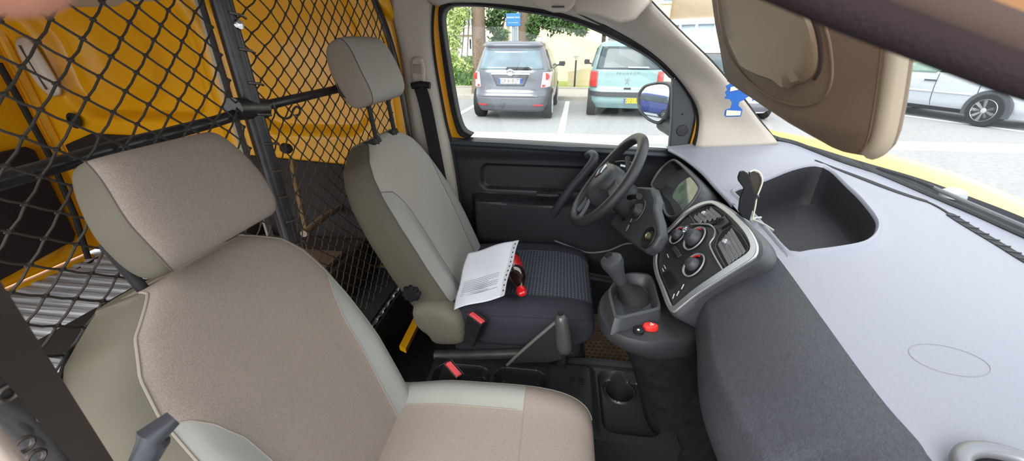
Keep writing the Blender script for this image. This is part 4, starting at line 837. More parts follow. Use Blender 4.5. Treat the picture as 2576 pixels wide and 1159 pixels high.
# switch panel, ignition and steering column shroud
KN = V((-.9, -.1, .42)); KQ = V((.222, 1.03, 1.05))
def kp(a, b, h=0): return at(a, b, pl=(KQ, KN)) + KN*h
kpn = MB().prism([kp(a, b) for a, b in ((1532, 563), (1560, 590), (1600, 622), (1622, 636), (1642, 622), (1660, 590), (1656, 555), (1646, 520), (1650, 500), (1640, 470), (1600, 468))], -KN*.03).build('switch_panel', plas_g, d, bevel=.008, seg=4)
MB().ring([kp(1606, 530)+ (V((0, 1, 0))*math.cos(t)+V((0, 1, 0)).cross(KN)*math.sin(t))*.034 for t in [2*PI*k/36 for k in range(36)]], .0014, 6).build('dial_ring', mat('ring_grey', (96, 98, 102), .5), kpn)
MB().lathe([(.022, 0), (.021, .006), (.015, .012), (.013, .020), (.008, .022), (.001, .022)], kp(1607, 531, .001), KN, 30).build('mirror_knob', plas, kpn)
m_ = mat('switch_face', (110, 112, 116), .5)
for a, b, w1, h1, an in ((1572, 552, .008, .026, .5), (1582, 572, .016, .008, .4), (1590, 555, .012, .006, .3), (1567, 538, .008, .012, .5), (1578, 580, .005, .005, 0)):
    c = kp(a, b, .002); e1 = V((0, 1, 0)).cross(KN).normalized(); e2 = KN.cross(e1).normalized(); x1 = e1*math.cos(an)+e2*math.sin(an); x2 = -e1*math.sin(an)+e2*math.cos(an)
    MB().prism([c-x1*w1/2-x2*h1/2, c+x1*w1/2-x2*h1/2, c+x1*w1/2+x2*h1/2, c-x1*w1/2+x2*h1/2], KN*.003).build('switch', m_ if h1 < .01 else plas_d, kpn, bevel=.001)
ig = MB().lathe([(.030, 0), (.028, .003), (.020, .001), (.012, -.008)], kp(1633, 597, .002), KN, 32, False).build('ignition_recess', plas_d, kpn)
MB().lathe([(.014, .000), (.014, .003)], kp(1633, 597, .001), KN, 32).build('recess_floor', dark_rubber, ig)
MB().lathe([(.0085, 0), (.009, .008), (.006, .009), (.005, .006)], kp(1636, 595, .002), KN, 24).build('key_barrel', mat('brass', (170, 160, 130), .3, metal=.8), ig)
# ---- steering wheel ----
ta = math.radians(35); AX = V((-math.cos(ta), 0, math.sin(ta))); WU = V((math.sin(ta), 0, math.cos(ta))); WL = V((0, 1, 0)); SC_ = V((.150, 1.15, 1.131)); R_ = .178
def sw(l, u, h=0): return SC_+(WL*l+WU*u)*.86+AX*h
t = root('steering_wheel', 'black three-spoke steering wheel with padded hub and silver emblem', 'steering wheel', tuple(SC_))
MB().ring([sw(R_*math.sin(a), R_*math.cos(a), .004*math.cos(2*a)) for a in [2*PI*k/96 for k in range(96)]], .0155, 16).build('rim', mat('wheel_black', (50, 51, 54), .38, spec=.5, bump=(800, .2)), t)
hub = [(0, .062), (.045, .056), (.072, .034), (.076, .0), (.060, -.035), (.046, -.072), (.025, -.088), (0, -.092)]
hub = hub + [(-a, b) for a, b in hub[::-1][1:-1]]
hs = cr([V((a, b, 0)) for a, b in hub], 4, True); 
hb_ = MB().loft([[sw(p.x*f, p.y*f-.004, h) for p in hs] for f, h in ((.9, -.045), (1.02, -.03), (1.04, -.005), (1.0, .010), (.9, .022), (.7, .030), (.4, .034), (.02, .035))]).build('hub_pad', plas_g, t)
MB().ring([sw(.018*math.cos(a), .014+.026*math.sin(a), .036) for a in (0, PI/2, PI, 3*PI/2)], .0038, 8).build('emblem', chrome, hb_)
MB().tube([sw(x*.072, -.028+.006*abs(x)**2, .030-.018*x*x) for x in [-1, -.6, -.2, .2, .6, 1]], .0014, 6).build('hub_groove', dark_rubber, hb_)
for s_ in (1, -1):
    MB().loft([[sw(s_*l, u+.022*w1, h+.005) for l, u, h, w1 in ((lx, uu, hh, 1), (lx, uu, hh, -1))] + [sw(s_*lx, uu-.022, hh-.012), sw(s_*lx, uu+.022, hh-.012)] for lx, uu, hh in ((.06, .012, .0), (.10, .010, -.004), (.14, .012, -.002), (.172, .014, .0))]).build('spoke', plas_g, t, bevel=.004)
    MB().loft([[sw(s_*lx+.010, uu, hh+.004), sw(s_*lx-.010, uu, hh+.004), sw(s_*lx-.010, uu, hh-.006), sw(s_*lx+.010, uu, hh-.006)] for lx, uu, hh in ((.028, -.08, .012), (.03, -.11, .004), (.034, -.14, .0), (.036, -.17, .0))]).build('lower_spoke', mat('spoke_grey', (120, 122, 126), .35, metal=.3), t, bevel=.002)
t = root('steering_column', 'black shroud of the steering column between wheel and dashboard', 'steering column', (.22, 1.13, 1.06))
MB().loft([[SC_-AX*h+WL*(a_*math.copysign(abs(math.cos(k*PI/16))**.6, math.cos(k*PI/16)))+WU*(-.01+b_*math.copysign(abs(math.sin(k*PI/16))**.6, math.sin(k*PI/16))) for k in range(32)] for h, a_, b_ in ((.035, .035, .036), (.055, .05, .045), (.10, .054, .048), (.15, .050, .046), (.20, .046, .044), (.26, .04, .04))]).build('shroud', plas, t)
MB().tube([SC_-AX*.07+WL*.05+WU*.02, SC_-AX*.06+WL*.12+WU*.05, SC_-AX*.05+WL*.17+WU*.07], [.008, .007, .009], 10).build('indicator_stalk', plas_d, t)
MB().tube([SC_-AX*.07-WL*.05+WU*.01, SC_-AX*.06-WL*.10+WU*.03, SC_-AX*.055-WL*.14+WU*.045], [.008, .007, .009], 10).build('wiper_stalk', plas_d, t)
g = MB().tube(cr([at(a, b, y=1.36) for a, b in ((1395, 605), (1440, 622), (1480, 635), (1530, 630), (1570, 614), (1600, 612))], 4), .004, 8).build('trim_19', mat('grey_edge', (92, 96, 100), .5)); tag(g, 'grey edge of the driver footwell and door bin', 'trim', kind='structure')
# ---- gear console ----
PZ = .93
t = root('gear_console', 'black console nose under the centre panel with gaiter surround and red hazard switch', 'console', (.25, .8, .5))
pod = [(1507, 790), (1505, 765), (1516, 738), (1545, 712), (1590, 692), (1640, 690), (1690, 720), (1740, 780), (1762, 822), (1748, 846), (1700, 858), (1640, 862), (1575, 850), (1528, 825)]
col_d = plas_d
p0 = resample(cr([at(a, b, z=PZ) for a, b in pod], 4, True)+[at(*pod[0], z=PZ)], 70)[:-1]; pc = sum(p0, V())/len(p0)
def sh(f, dz, dx=0, e=0): return [V((pc.x+(p.x-pc.x)*f+dx, pc.y+(p.y-pc.y)*f, p.z+dz)) for p in p0]
MB().loft([sh(.9, .001), sh(.97, -.001), sh(1.0, -.008), sh(.99, -.03), sh(.90, -.055, .02), sh(.80, -.07, .03)]).build('console_top', plas, t)
MB().loft([sh(.84, -.055, .03), sh(.78, -.15, .07), sh(.78, -.30, .12), sh(.8, -.48, .17)]).build('console_column', carpet, t)
bf = [(1524, 748), (1536, 724), (1556, 706), (1582, 694), (1630, 698), (1646, 716), (1656, 752), (1664, 790), (1645, 800), (1590, 814), (1545, 822), (1535, 800)]
b0 = resample(cr([at(a, b, z=PZ+.012) for a, b in bf], 4, True)+[at(*bf[0], z=PZ+.012)], 60)[:-1]; bc = sum(b0, V())/len(b0)
def sb(f, dz): return [V((bc.x+(p.x-bc.x)*f, bc.y+(p.y-bc.y)*f, p.z+dz)) for p in b0]
MB().loft([sb(1.04, -.02), sb(1.0, -.002), sb(.93, .016), sb(.84, .018), sb(.76, .010), sb(.70, -.008), sb(.3, -.012), sb(.02, -.012)]).build('gaiter_surround', plas_g, t)
hz = at(1636, 823, z=PZ+.004); hs_ = MB().loft([[hz+V((.0175*f*math.cos(a), .0115*f*math.sin(a), h)) for a in [2*PI*k/30 for k in range(30)]] for f, h in ((1, -.003), (.98, .004), (.85, .007), (.02, .008))]).build('hazard_switch', red_m, t)
MB().ring([hz+V((.001, 0, .009))+V((.0045*math.cos(a), .0045*math.sin(a), 0)) for a in (PI/2+.3, PI*7/6+.3, PI*11/6+.3)], .0009, 5).build('triangle_mark', white_m, hs_)
MB().lathe([(.012, -.003), (.012, .004), (.008, .006), (.003, .008), (.001, .008)], at(1607, 831, z=PZ+.004), (0, 0, 1), 22).build('lock_button', plas_d, t)
MB().lathe([(.003, 0), (.001, .002)], at(1606, 829, z=PZ+.011), (0, 0, 1), 10).build('button_mark', white_m, t)
t = root('gear_lever', 'black gear lever with rounded grip in a rubber gaiter', 'gear lever', tuple(at(1580, 745, z=PZ)))
gb = at(1583, 750, z=PZ+.0); gt = at(1536, 650, y=gb.y-.015); g1 = at(1560, 705, y=gb.y-.01)
MB().tube([gb+V((.008, 0, -.01)), gb+V((0, 0, .012)), gb.lerp(g1, .5), g1, g1+(g1-gb)*.02], [.045, .034, .020, .013, .009], 20).build('gaiter', dark_rubber, t)
gd = (gt-g1); MB().tube([g1-gd*.12, g1+gd*.1, g1+gd*.3, g1+gd*.55, g1+gd*.8, g1+gd*.97, g1+gd*1.06, g1+gd*1.1], [.013, .016, .018, .022, .027, .026, .018, .002], 20).build('grip', plas_g, t)
MB().lathe([(.010, 0), (.008, .0025), (.001, .003)], gt+V((-.006, -.006, .012)), (-.5, -.4, 1), 16).build('shift_pattern', plas_d, t)
# ---- console between the seats ----
t = root('centre_console', 'black storage console on the floor between the seats with cup holders', 'console', (0, .8, .42))
X0, X1, Y0, Y1, ZC = -.35, .33, .66, .875, .62
cA = at(1560, 975, z=.60); cB = at(1190, 985, z=.60)
w1a, w1b = at(1100, 925, z=ZC), at(1235, 920, z=ZC); w2a, w2b = at(1252, 925, z=ZC), at(1372, 920, z=ZC); w3a, w3b = at(1505, 925, z=ZC), at(1618, 990, z=ZC)
def cons(u, v):
    x = X0+(X1-X0)*u; y = Y0+(Y1-Y0+.04)*v; z = ZC
    z -= .035*bl(x, y, w1a.x+.0, w1b.x, .69, .86, .03, .006); z -= .045*bl(x, y, w2a.x, w2b.x, .72, .865, .03, .006); z -= .035*bl(x, y, w3a.x, min(X1-.015, w3b.x+.02), .69, .89, .03, .006)
    for c in (cA, cB):
        r = math.hypot(x-c.x, y-c.y); z -= .05*(1-sm(r, .034, .039)); z += .006*math.exp(-((r-.042)/.004)**2)
    z += .012*bl(x, y, w2b.x+.01, w3a.x-.02, .66, .9, .02, .01)
    return V((x, y, z))
MB().grid(cons, 260, 100).build('tray', mat('console_black', (40, 41, 44), .35, spec=.5), t)
m = MB()
for a, b in (((X0, Y0), (X1, Y0)), ((X1, Y0), (X1, Y1+.04)), ((X1, Y1+.04), (X0, Y1+.04)), ((X0, Y1+.04), (X0, Y0))): m.add([(a[0], a[1], ZC), (b[0], b[1], ZC), (b[0], b[1], .42), (a[0], a[1], .42)], [[0, 1, 2, 3]])
m.build('side_walls', plas_d, t)
c = at(1412, 902, z=ZC+.03); MB().lathe([(.018, -.03), (.02, -.01), (.018, .006), (.010, .009), (.001, .009)], c, (0, 0, 1), 20).build('lid_catch', plas_d, t)
for a, b in ((1440, 955), (1462, 958)): MB().box(at(a, b, z=ZC+.015), (.012, .02, .006)).build('slot', plas_d, t, bevel=.001)
MB().loft([[V((x, y, .635)), V((x, y+.01, .635)), V((x, y+.01, .5)), V((x, y, .5))] for x, y in ((.02, .905), (.12, .915), (.24, .915), (.33, .90))]).build('rim', plas, t)
# handbrake
YH = .80
t = root('handbrake', 'black handbrake lever raised beside the driver seat', 'handbrake', tuple(at(1350, 905, y=YH)))
hp = lambda a, b, y=YH: at(a, b, y=y)
MB().prism([hp(1278, 915), hp(1300, 893), hp(1400, 808), hp(1412, 800), hp(1418, 880), hp(1415, 905), hp(1380, 912)], (0, .012, 0)).build('lever_shroud', dark_rubber, t, bevel=.003)
MB().tube([hp(1276, 918), hp(1300, 894), hp(1350, 850), hp(1402, 806)], .0045, 8).build('lever_rod', mat('lever_edge', (92, 90, 88), .5), t)
a0_, a1_ = hp(1411, 792, YH-.005), hp(1421, 882, YH-.005); dd_ = a1_-a0_
MB().tube([a0_+dd_*f for f in (-.02, .02, .12, .35, .6, .85, .97, 1.02, 1.04)], [.005, .013, .017, .0185, .021, .022, .020, .013, .002], 18).build('grip', mat('grip_black', (66, 68, 66), .32, spec=.6), t)
MB().lathe([(.006, -.004), (.0065, .008), (.004, .010), (.001, .010)], a0_, -dd_, 14).build('release_button', plas_d, t)
MB().tube([a1_, hp(1417, 910)], .006, 10).build('pivot_rod', plas_d, t)
# buckles
def buckle(label, a, b, y, base, tilt):
    c = at(a, b, y=y); base = V(base); t = root('seat_belt_buckle', label, 'buckle', tuple(base)); ax = (c-base).normalized(); s1 = ax.cross(V((0, 1, 0))).normalized(); s2 = s1.cross(ax)
    s1 = (s1*math.cos(tilt)+s2*math.sin(tilt)); s2 = ax.cross(s1)
    def rg(h, w, k): return [c+ax*h+s1*x*w*1.25+s2*z*k*1.25 for x, z in ((-1, -1), (1, -1), (1, 1), (-1, 1))]
    MB().loft([rg(-.06, .019, .009), rg(-.005, .0215, .0105), rg(.0, .0215, .0105)]).build('housing', plas_d, t, bevel=.003)
    MB().loft([rg(-.002, .0195, .0085), rg(.004, .0185, .0055)]).build('press_button', mat('buckle_red', (232, 78, 82), .4), t, bevel=.002)
    MB().ring(rg(.0015, .021, .0102), .0014, 6).build('chrome_edge', chrome, t)
    MB().loft([[p for p in rg(-(c-base).length, .016, .004)], rg(-.05, .017, .008)]).build('stalk', dark_rubber, t, bevel=.002)
b1 = at(1180, 862, y=.865); buckle('red-topped seat belt buckle beside the driver seat cushion', 1200, 799, .865, b1, .5)
b2 = at(1105, 1005, y=.715); buckle('red-topped seat belt buckle beside the near seat, above the console', 1141, 928, .72, b2, .6)
# floor mat
studs = mat('mat_rubber_brown', (128, 110, 88), .7, noise=(25, .3)); m = MB(); q = [at(1438, 900, z=.425), at(1450, 745, z=.425), at(1640, 740, z=.425), at(1640, 900, z=.425)]
t = root('floor_mat', 'dirty brown studded rubber mat in the driver footwell', 'floor mat', (.3, 1.2, .42))
x0_, x1_, y0_, y1_ = .08, .75, .95, 1.42
MB().box(((x0_+x1_)/2, (y0_+y1_)/2, .425), (x1_-x0_, y1_-y0_, .008)).build('mat_base', studs, t, bevel=.002)
for i in range(34):
    for j in range(24):
        x = x0_+.01+i*.0195+(.0097 if j % 2 else 0); y = y0_+.01+j*.0192
        if x < x1_-.01: m.add([(x-.007, y, .429), (x, y-.005, .429), (x+.007, y, .429), (x, y+.005, .429), (x-.004, y, .4325), (x, y-.003, .4325), (x+.004, y, .4325), (x, y+.003, .4325)], [[4, 5, 6, 7], [0, 1, 5, 4], [1, 2, 6, 5], [2, 3, 7, 6], [3, 0, 4, 7]])
m.build('stud', mat('mat_stud', (88, 74, 60), .6), t, smooth=False)['kind'] = 'stuff'
# ======================= SEATS =======================
def spow(a, e): return math.copysign(abs(a)**e, a)
class Back:
    def __init__(s, yc, base, tilt, A, H, T, e=4, dip=.012, bol=.02, wb=.34, hp=9):
        s.yc, s.b, s.t, s.A, s.H, s.T, s.e, s.dip, s.bol, s.wb, s.hp = yc, V(base), math.radians(tilt), A, H, T, e, dip, bol, wb, hp
    def P(s, u, w, n):
        return V((s.b.x-math.sin(s.t)*w+math.cos(s.t)*n, s.yc+u, s.b.z+math.cos(s.t)*w+math.sin(s.t)*n))
    def k(s, w): return max(0, 1-max(0, w/s.H)**s.hp)**(1/s.hp)
    def a(s, w): return interp(w, s.A)
    def Q(s, th, w):
        k = s.k(w); a = s.a(w); c, n_ = math.cos(th), math.sin(th); u = a*spow(c, 2/s.e); n = -s.T/2+s.T/2*k*spow(n_, 2/s.e)
        if n_ > 0:
            r = abs(u)/a; f = n_**.5*k
            n -= s.dip*f*max(0, 1-(r/.75)**2)
            n += s.bol*f*math.exp(-((r-.78)/.17)**2)*(1-sm(w, s.wb*.45, s.wb*1.15))
        return s.P(u, w, n)
    def F(s, sx, w): return s.Q(math.acos(max(-1, min(1, spow(sx, s.e/2)))), w)
    def sc(s, w):
        return interp(w, [(0, .50), (s.wb*.45, .56), (s.wb*.75, .60), (s.wb*.88, .67), (s.wb*.96, .75), (s.wb, s.sp)])
    def build(s, t, m_body, m_pan, m_bol, m_pipe, w0=-.03, sp=.955):
        s.sp = sp; tp = math.acos(sp**(s.e/2)); H = s.H
        W = lambda v: H*(1-(1-v)**2.2)+w0*(1-v)**3
        body = MB().grid(lambda u, v: s.Q(PI-tp+(PI+2*tp)*u, W(v)), 60, 50).build('backrest', m_body, t)
        pan = MB().grid(lambda u, v: s.F((2*u-1)*s.sc(W(v)), W(v)), 48, 90).build('backrest_panel', m_pan, t)
        for sg in (-1, 1):
            wb = s.wb
            bo = MB().grid(lambda u, v: s.F(sg*(s.sc(w0+(wb-w0)*v)+(sp-s.sc(w0+(wb-w0)*v))*u), w0+(wb-w0)*v), 16, 50).build('bolster', m_bol, t)
            MB().tube([s.F(sg*sp, W(v/60)) for v in range(0, 58)], .0018, 6).build('piping', m_pipe, body)
            MB().tube([s.F(sg*s.sc(w0+(wb-w0)*v/50), w0+(wb-w0)*v/50)+V((-.0004, 0, 0)) for v in range(51)], .0014, 5).build('seam', m_pipe, bo)
        return body, pan
def headrest(t, B, wc, uc, A, h, T, n0, m_side, m_front, m_pipe, tilt=0, posts=True, topk=.85):
    """pillow above backrest B, centred at height wc along the back"""
    e, p = 4.2, 3.4; ct, st = math.cos(math.radians(tilt)), math.sin(math.radians(tilt))
    def Q(th, wv):
        r = wv/h; k = max(0, 1-abs(r)**p)**(1/p); kk = .80+.20*k; a = A*kk*(1 - (1-topk)*sm(r, -.2, 1)); u = a*spow(math.cos(th), 2/e); n = T*k*spow(math.sin(th), 2/e)
        n2 = n*ct-wv*st; w2 = wv*ct+n*st
        return B.P(uc+u, wc+w2, n0+n2)
    tp = math.acos(.93**(e/2))
    def Wv(v): x = 2*v-1; return h*math.copysign(1-(1-abs(x))**2.2, x)
    T_ = lambda v: tp*(1-.9*v**2.2)
    hr = MB().grid(lambda u, v: Q(PI-T_(v)+(PI+2*T_(v))*u, Wv(v)), 48, 40).build('headrest', m_side, t)
    MB().grid(lambda u, v: Q(T_(v)+(PI-2*T_(v))*u, Wv(v)), 36, 40).build('headrest_front', m_front, hr)
    for a in (0, 1): MB().tube([Q(PI-T_(v/40) if a else T_(v/40), Wv(v/40)) for v in range(1, 40)], .0012, 6).build('seam', pipe_dark, hr)
    return hr
def cushion(t, yc, x0, x1, ztop, A, depth, m_body, m_top, m_bol, m_front, m_pipe, xs, bol=.018, e=4.5, tilt=3):
    tt = math.tan(math.radians(tilt)); L = x1-x0; zc = ztop-depth/2
    def Q(th, f):
        # f 0..1 along, superellipse nose
        g = max(0, (f-.55)/.45); k = max(0, 1-g**3.2)**(1/3.0); x = x0+L*f
        a = A*(.93+.07*sm(f, 0, .3))*(.72+.28*k); u = a*spow(math.cos(th), 2/e); z = zc+depth/2*(k if math.sin(th) > 0 else max(k, .55))*spow(math.sin(th), 2/e)+(x-x0)*tt*(1-.3*f)
        if math.sin(th) > 0:
            r = abs(u)/a; ff = math.sin(th)**.5*k; z += bol*ff*math.exp(-((r-.8)/.16)**2)*(1-.55*sm(f, .55, .9)) - .008*ff*max(0, 1-(r/.7)**2)
        return V((x, yc+u, z))
    sp = .95; tp = math.acos(sp**(e/2)); F = lambda s_, f: Q(math.acos(max(-1, min(1, spow(s_, e/2)))), f)
    fs = (xs-x0)/L; Fv = lambda v: 1-(1-v)**1.8
    cb = MB().grid(lambda u, v: Q(PI-tp+(PI+2*tp)*u, Fv(v)), 50, 40).build('cushion', m_body, t)
    if m_front: MB().grid(lambda u, v: F((2*u-1)*sp, fs+(1-fs)*Fv(v)), 60, 40).build('cushion_front', m_front, t)
    G = (lambda v: fs*v) if m_front else Fv
    MB().grid(lambda u, v: F((2*u-1)*.60, G(v)), 40, 50).build('cushion_centre', m_top, t)
    for sg in (-1, 1):
        MB().grid(lambda u, v: F(sg*(.60+(sp-.60)*u), G(v)), 20, 50).build('cushion_bolster', m_bol, t)
        MB().tube([F(sg*.60, G(v/20)) for v in range(20)], .0014, 5).build('seam', m_pipe, cb)
        MB().tube([F(sg*sp, Fv(v/40)) for v in range(39)], .002, 6).build('piping', m_pipe, cb)
    if m_front: MB().tube([F(s_/20*sp, fs) for s_ in range(-20, 21)], .0013, 5).build('seam', m_pipe, cb)
    return cb, F
# ---- near (passenger) seat ----
t = root('passenger_seat', 'beige and grey front seat nearest the camera, with its large headrest', 'seat', (-.2, .42, .42))
Bp = Back(.43, (-.30, 0, .80), 22, [(-.05, .19), (.05, .205), (.15, .215), (.27, .214), (.34, .205), (.39, .188), (.43, .158), (.465, .10)], .47, .17, 3, .010, .02, .33)
Bp.build(t, fab_side, fab_brown, fab_light, pipe_m, sp=.83)
headrest(t, Bp, .552, .006, .107, .073, .043, .010, fab_side, fab_brown, pipe_m, tilt=0)
for dy in (-.07, .07): MB().tube([Bp.P(dy, .44, -.06), Bp.P(dy, .54, -.055)], .007, 10).build('headrest_post', plas_d, t)
cushion(t, .425, -.34, .105, .80, .235, .16, fab_side, fab_brown, fab_light, fab_brown, pipe_m, -.045)
MB().box((-.10, .425, .54), (.44, .36, .22)).build('seat_frame', plas_d, t, bevel=.02)
MB().grid(lambda u, v: Bp.Q(PI*1.12+PI*.76*u, .02+.42*v)+V((-.006, 0, 0)), 20, 20).build('back_shell', plas, t, solid=.004)
q0 = at(385, 1112, y=.215)
MB().tube([q0+V((.008, .02, .012)), q0+V((0, 0, .008)), q0, q0+V((-.012, -.01, -.022)), q0+V((-.014, -.01, -.028))], [.009, .013, .014, .012, .006], 12).build('recline_lever', mat('lever_grey', (60, 62, 68), .35), t)
MB().tube([at(265, 1035, x=-.55), at(300, 1075, x=-.55), at(270, 1110, x=-.55)], .011, 10).build('seat_hinge', plas_d, t)
# ---- driver seat ----
t = root('driver_seat', 'grey driver seat with a dark checked cover on its cushion', 'seat', (-.2, 1.14, .42))
Bd = Back(1.14, (-.285, 0, .79), 24, [(-.06, .20), (.03, .225), (.15, .24), (.28, .242), (.38, .232), (.44, .21), (.48, .18), (.53, .10)], .535, .165, 3.0, .012, .022, .40, 5)
body, pan = Bd.build(t, fab_side, fab_mid, fab_light, pipe_dark, sp=.90)
hr = headrest(t, Bd, .700, -.0, .124, .088, .060, .012, mat('headrest_side_taupe', (146, 134, 122), .85, bump=(400, .3)), fab_mid, pipe_dark, tilt=-4)
for dy in (-.075, .055):
    MB().tube([Bd.P(dy, .47, -.05), Bd.P(dy, .64, .01)], .0065, 12).build('headrest_post', plas_d, t)
    MB().box(Bd.P(dy, .522, -.052), (.05, .045, .018), Matrix.Rotation(math.radians(-24), 3, 'Y')).build('post_guide', dark_rubber, t, bevel=.004)
q = Bd.P(-.121, .665, -.055)
lb = [at(a, b, y=q.y+.002) for a, b in ((850, 198), (862, 195), (874, 208), (878, 232), (876, 246), (862, 244), (852, 232), (848, 214))]
MB().prism([p+V((0, -.001, 0)) for p in cr(lb, 3, True)], (0, .012, 0)).build('label_patch', mat('patch_dark', (52, 40, 38), .6), hr)
gk = at(1036, 736, y=.903); m = MB()
m.loft([[gk+V((r*(1+.10*math.cos(8*a))*math.cos(a), h, r*(1+.10*math.cos(8*a))*math.sin(a))) for a in [2*PI*k/64 for k in range(64)]] for r, h in ((.024, .02), (.026, -.006), (.022, -.014), (.002, -.014))]); m.build('lumbar_knob', plas_d, t)
chk = mat('cover_checked', (60, 62, 72), .85, spec=.25); n_ = chk.node_tree; tc_ = n_.nodes.new('ShaderNodeTexCoord'); br = n_.nodes.new('ShaderNodeTexBrick')
br.offset = 0; br.squash = 1; br.inputs['Scale'].default_value = 1; br.inputs['Brick Width'].default_value = .0112; br.inputs['Row Height'].default_value = .0088; br.inputs['Mortar Size'].default_value = .0011
br.inputs['Color1'].default_value = br.inputs['Color2'].default_value = (*s2l((50, 52, 60)), 1); br.inputs['Mortar'].default_value = (*s2l((104, 110, 122)), 1)
n_.links.new(tc_.outputs['Object'], br.inputs['Vector']); n_.links.new(br.outputs['Color'], n_.nodes['Principled BSDF'].inputs['Base Color'])
cb, Fd = cushion(t, 1.14, -.30, .135, .795, .245, .15, cover_m, chk, cover_m, None, cover_m, .0, .01)
MB().loft([[V((x, 1.14-.225*k, .74)), V((x, 1.14+.225*k, .74)), V((x, 1.14+.21*k, .60)), V((x, 1.14-.22*k, .60))] for x, k in ((-.30, 1), (-.1, 1.02), (.05, 1), (.10, .9))]).build('cover_skirt', mat('cover_skirt', (42, 42, 50), .85), t, bevel=.02)
hc = [(1040, 772), (1078, 764), (1130, 780), (1160, 800), (1172, 835), (1166, 862), (1120, 866), (1092, 860), (1076, 840), (1050, 820), (1038, 795)]
pc_ = [at(a, b, y=.90) for a, b in hc]; pcs = cr(pc_, 4, True); cc_ = sum(pcs, V())/len(pcs)
MB().loft([[cc_+(p-cc_)*f+V((0, h, 0)) for p in pcs] for f, h in ((.95, .06), (1.0, .015), (.95, -.004), (.8, -.014), (.5, -.018), (.02, -.02))]).build('hinge_cover', mat('hinge_beige', (116, 111, 98), .7, bump=(300, .2)), t)
MB().tube([at(1095, 893, y=.90), at(1200, 892, y=.90), at(1320, 888, y=.90), at(1440, 880, y=.90)], .016, 12).build('seat_rail', mat('rail_dark', (56, 54, 54), .5, noise=(30, .3)), t)
MB().box((-.08, 1.16, .52), (.40, .40, .18)).build('seat_frame', plas_d, t, bevel=.02)

# ======================= LOOSE THINGS =======================
# drink bottle lying on the driver seat
ca = at(1311, 730, z=.842); cb_ = at(1281, 642, z=.850); ax = (cb_-ca).normalized()
t = root('drink_bottle', 'small dark cola bottle with red cap and red label lying on the checked seat', 'bottle', tuple(ca+ax*.1))
cola = mat('cola', (38, 16, 12), .05, spec=.9, coat=1); cap_r = mat('cap_red', (226, 22, 30), .35); lab_r = mat('label_red', (214, 20, 30), .3)
MB().lathe([(.012, .012), (.0125, .024), (.018, .04), (.027, .062), (.0315, .085), (.032, .10), (.029, .115), (.030, .175), (.032, .19), (.031, .212), (.022, .222), (.001, .218)], ca-ax*.012, ax, 36).build('bottle_body', cola, t)
lb_ = MB().lathe([(.0302, .108), (.0306, .112), (.0312, .172), (.0306, .176)], ca-ax*.012, ax, 36, False).build('label', lab_r, t)
m = MB(); m.loft([[ca-ax*.012+ax*h+(V((0, 0, 1)).cross(ax).normalized()*math.cos(2*PI*k/48)+ax.cross(V((0, 0, 1)).cross(ax).normalized())*math.sin(2*PI*k/48))*r*(1+.03*(k % 2)) for k in range(48)] for r, h in ((.0135, .018), (.014, .003), (.013, 0), (.001, 0))]); cpo = m.build('cap', cap_r, t)
tp_ = (EYE-ca).normalized(); tp_ = (tp_-ax*tp_.dot(ax)).normalized()
text('Coca-Cola', .020, ca-ax*.012+ax*.142+tp_*.0318, ax, tp_.cross(ax), white_m, 'lettering', lb_, .0004)
text('Cola', .008, ca-ax*.0125, tp_.cross(ax), tp_, white_m, 'lettering', cpo, .0003)
# paper in punched sleeve
Pa, Pb, Pc, Pd = at(1142, 779, y=.890), at(1176, 636, y=1.075), at(1301, 604, y=1.04), at(1266, 744, y=.862)
t = root('document_sleeve', 'sheet of paper in a clear punched sleeve leaning on the driver seat', 'paper', tuple(Pa))
def pf(u, v):
    p = Pa.lerp(Pd, u).lerp(Pb.lerp(Pc, u), v); n = (Pd-Pa).cross(Pb-Pa).normalized()
    return p+n*(.006*math.sin(PI*u)*math.sin(PI*v)+.003*math.sin(7*u+3*v)+.002*math.sin(11*v+5*u))
sh_ = MB().grid(pf, 30, 30).build('sheet', paper_m, t, solid=.0008)
n = (Pd-Pa).cross(Pb-Pa).normalized(); n = n if n.dot(EYE-Pa) > 0 else -n
st_ = MB().grid(lambda u, v: pf(.945+.085*u, v)+n*.0012, 4, 30).build('punched_strip', mat('sleeve_strip', (196, 200, 208), .25), t)
for k in range(11):
    v = .08+.084*k; c = pf(.99, v)+n*.002; e1 = (Pc-Pd).normalized(); e2 = n.cross(e1)
    MB().prism([c+e1*.0032*math.cos(a)+e2*.0022*math.sin(a) for a in [2*PI*i/10 for i in range(10)]], n*.0004).build('hole', mat('hole_dark', (48, 50, 56), .7), st_)
pr = mat('print_grey', (150, 154, 168), .7); m = MB()
for k in range(9):
    v = .42-.030*k; m.add([pf(.10, v)+n*.0014, pf(.5, v)+n*.0014, pf(.84-.2*(k % 4 == 3), v)+n*.0014, pf(.84-.2*(k % 4 == 3), v-.008)+n*.0014, pf(.5, v-.008)+n*.0014, pf(.10, v-.008)+n*.0014], [[0, 1, 2, 3, 4, 5]])
m.build('print', pr, sh_)
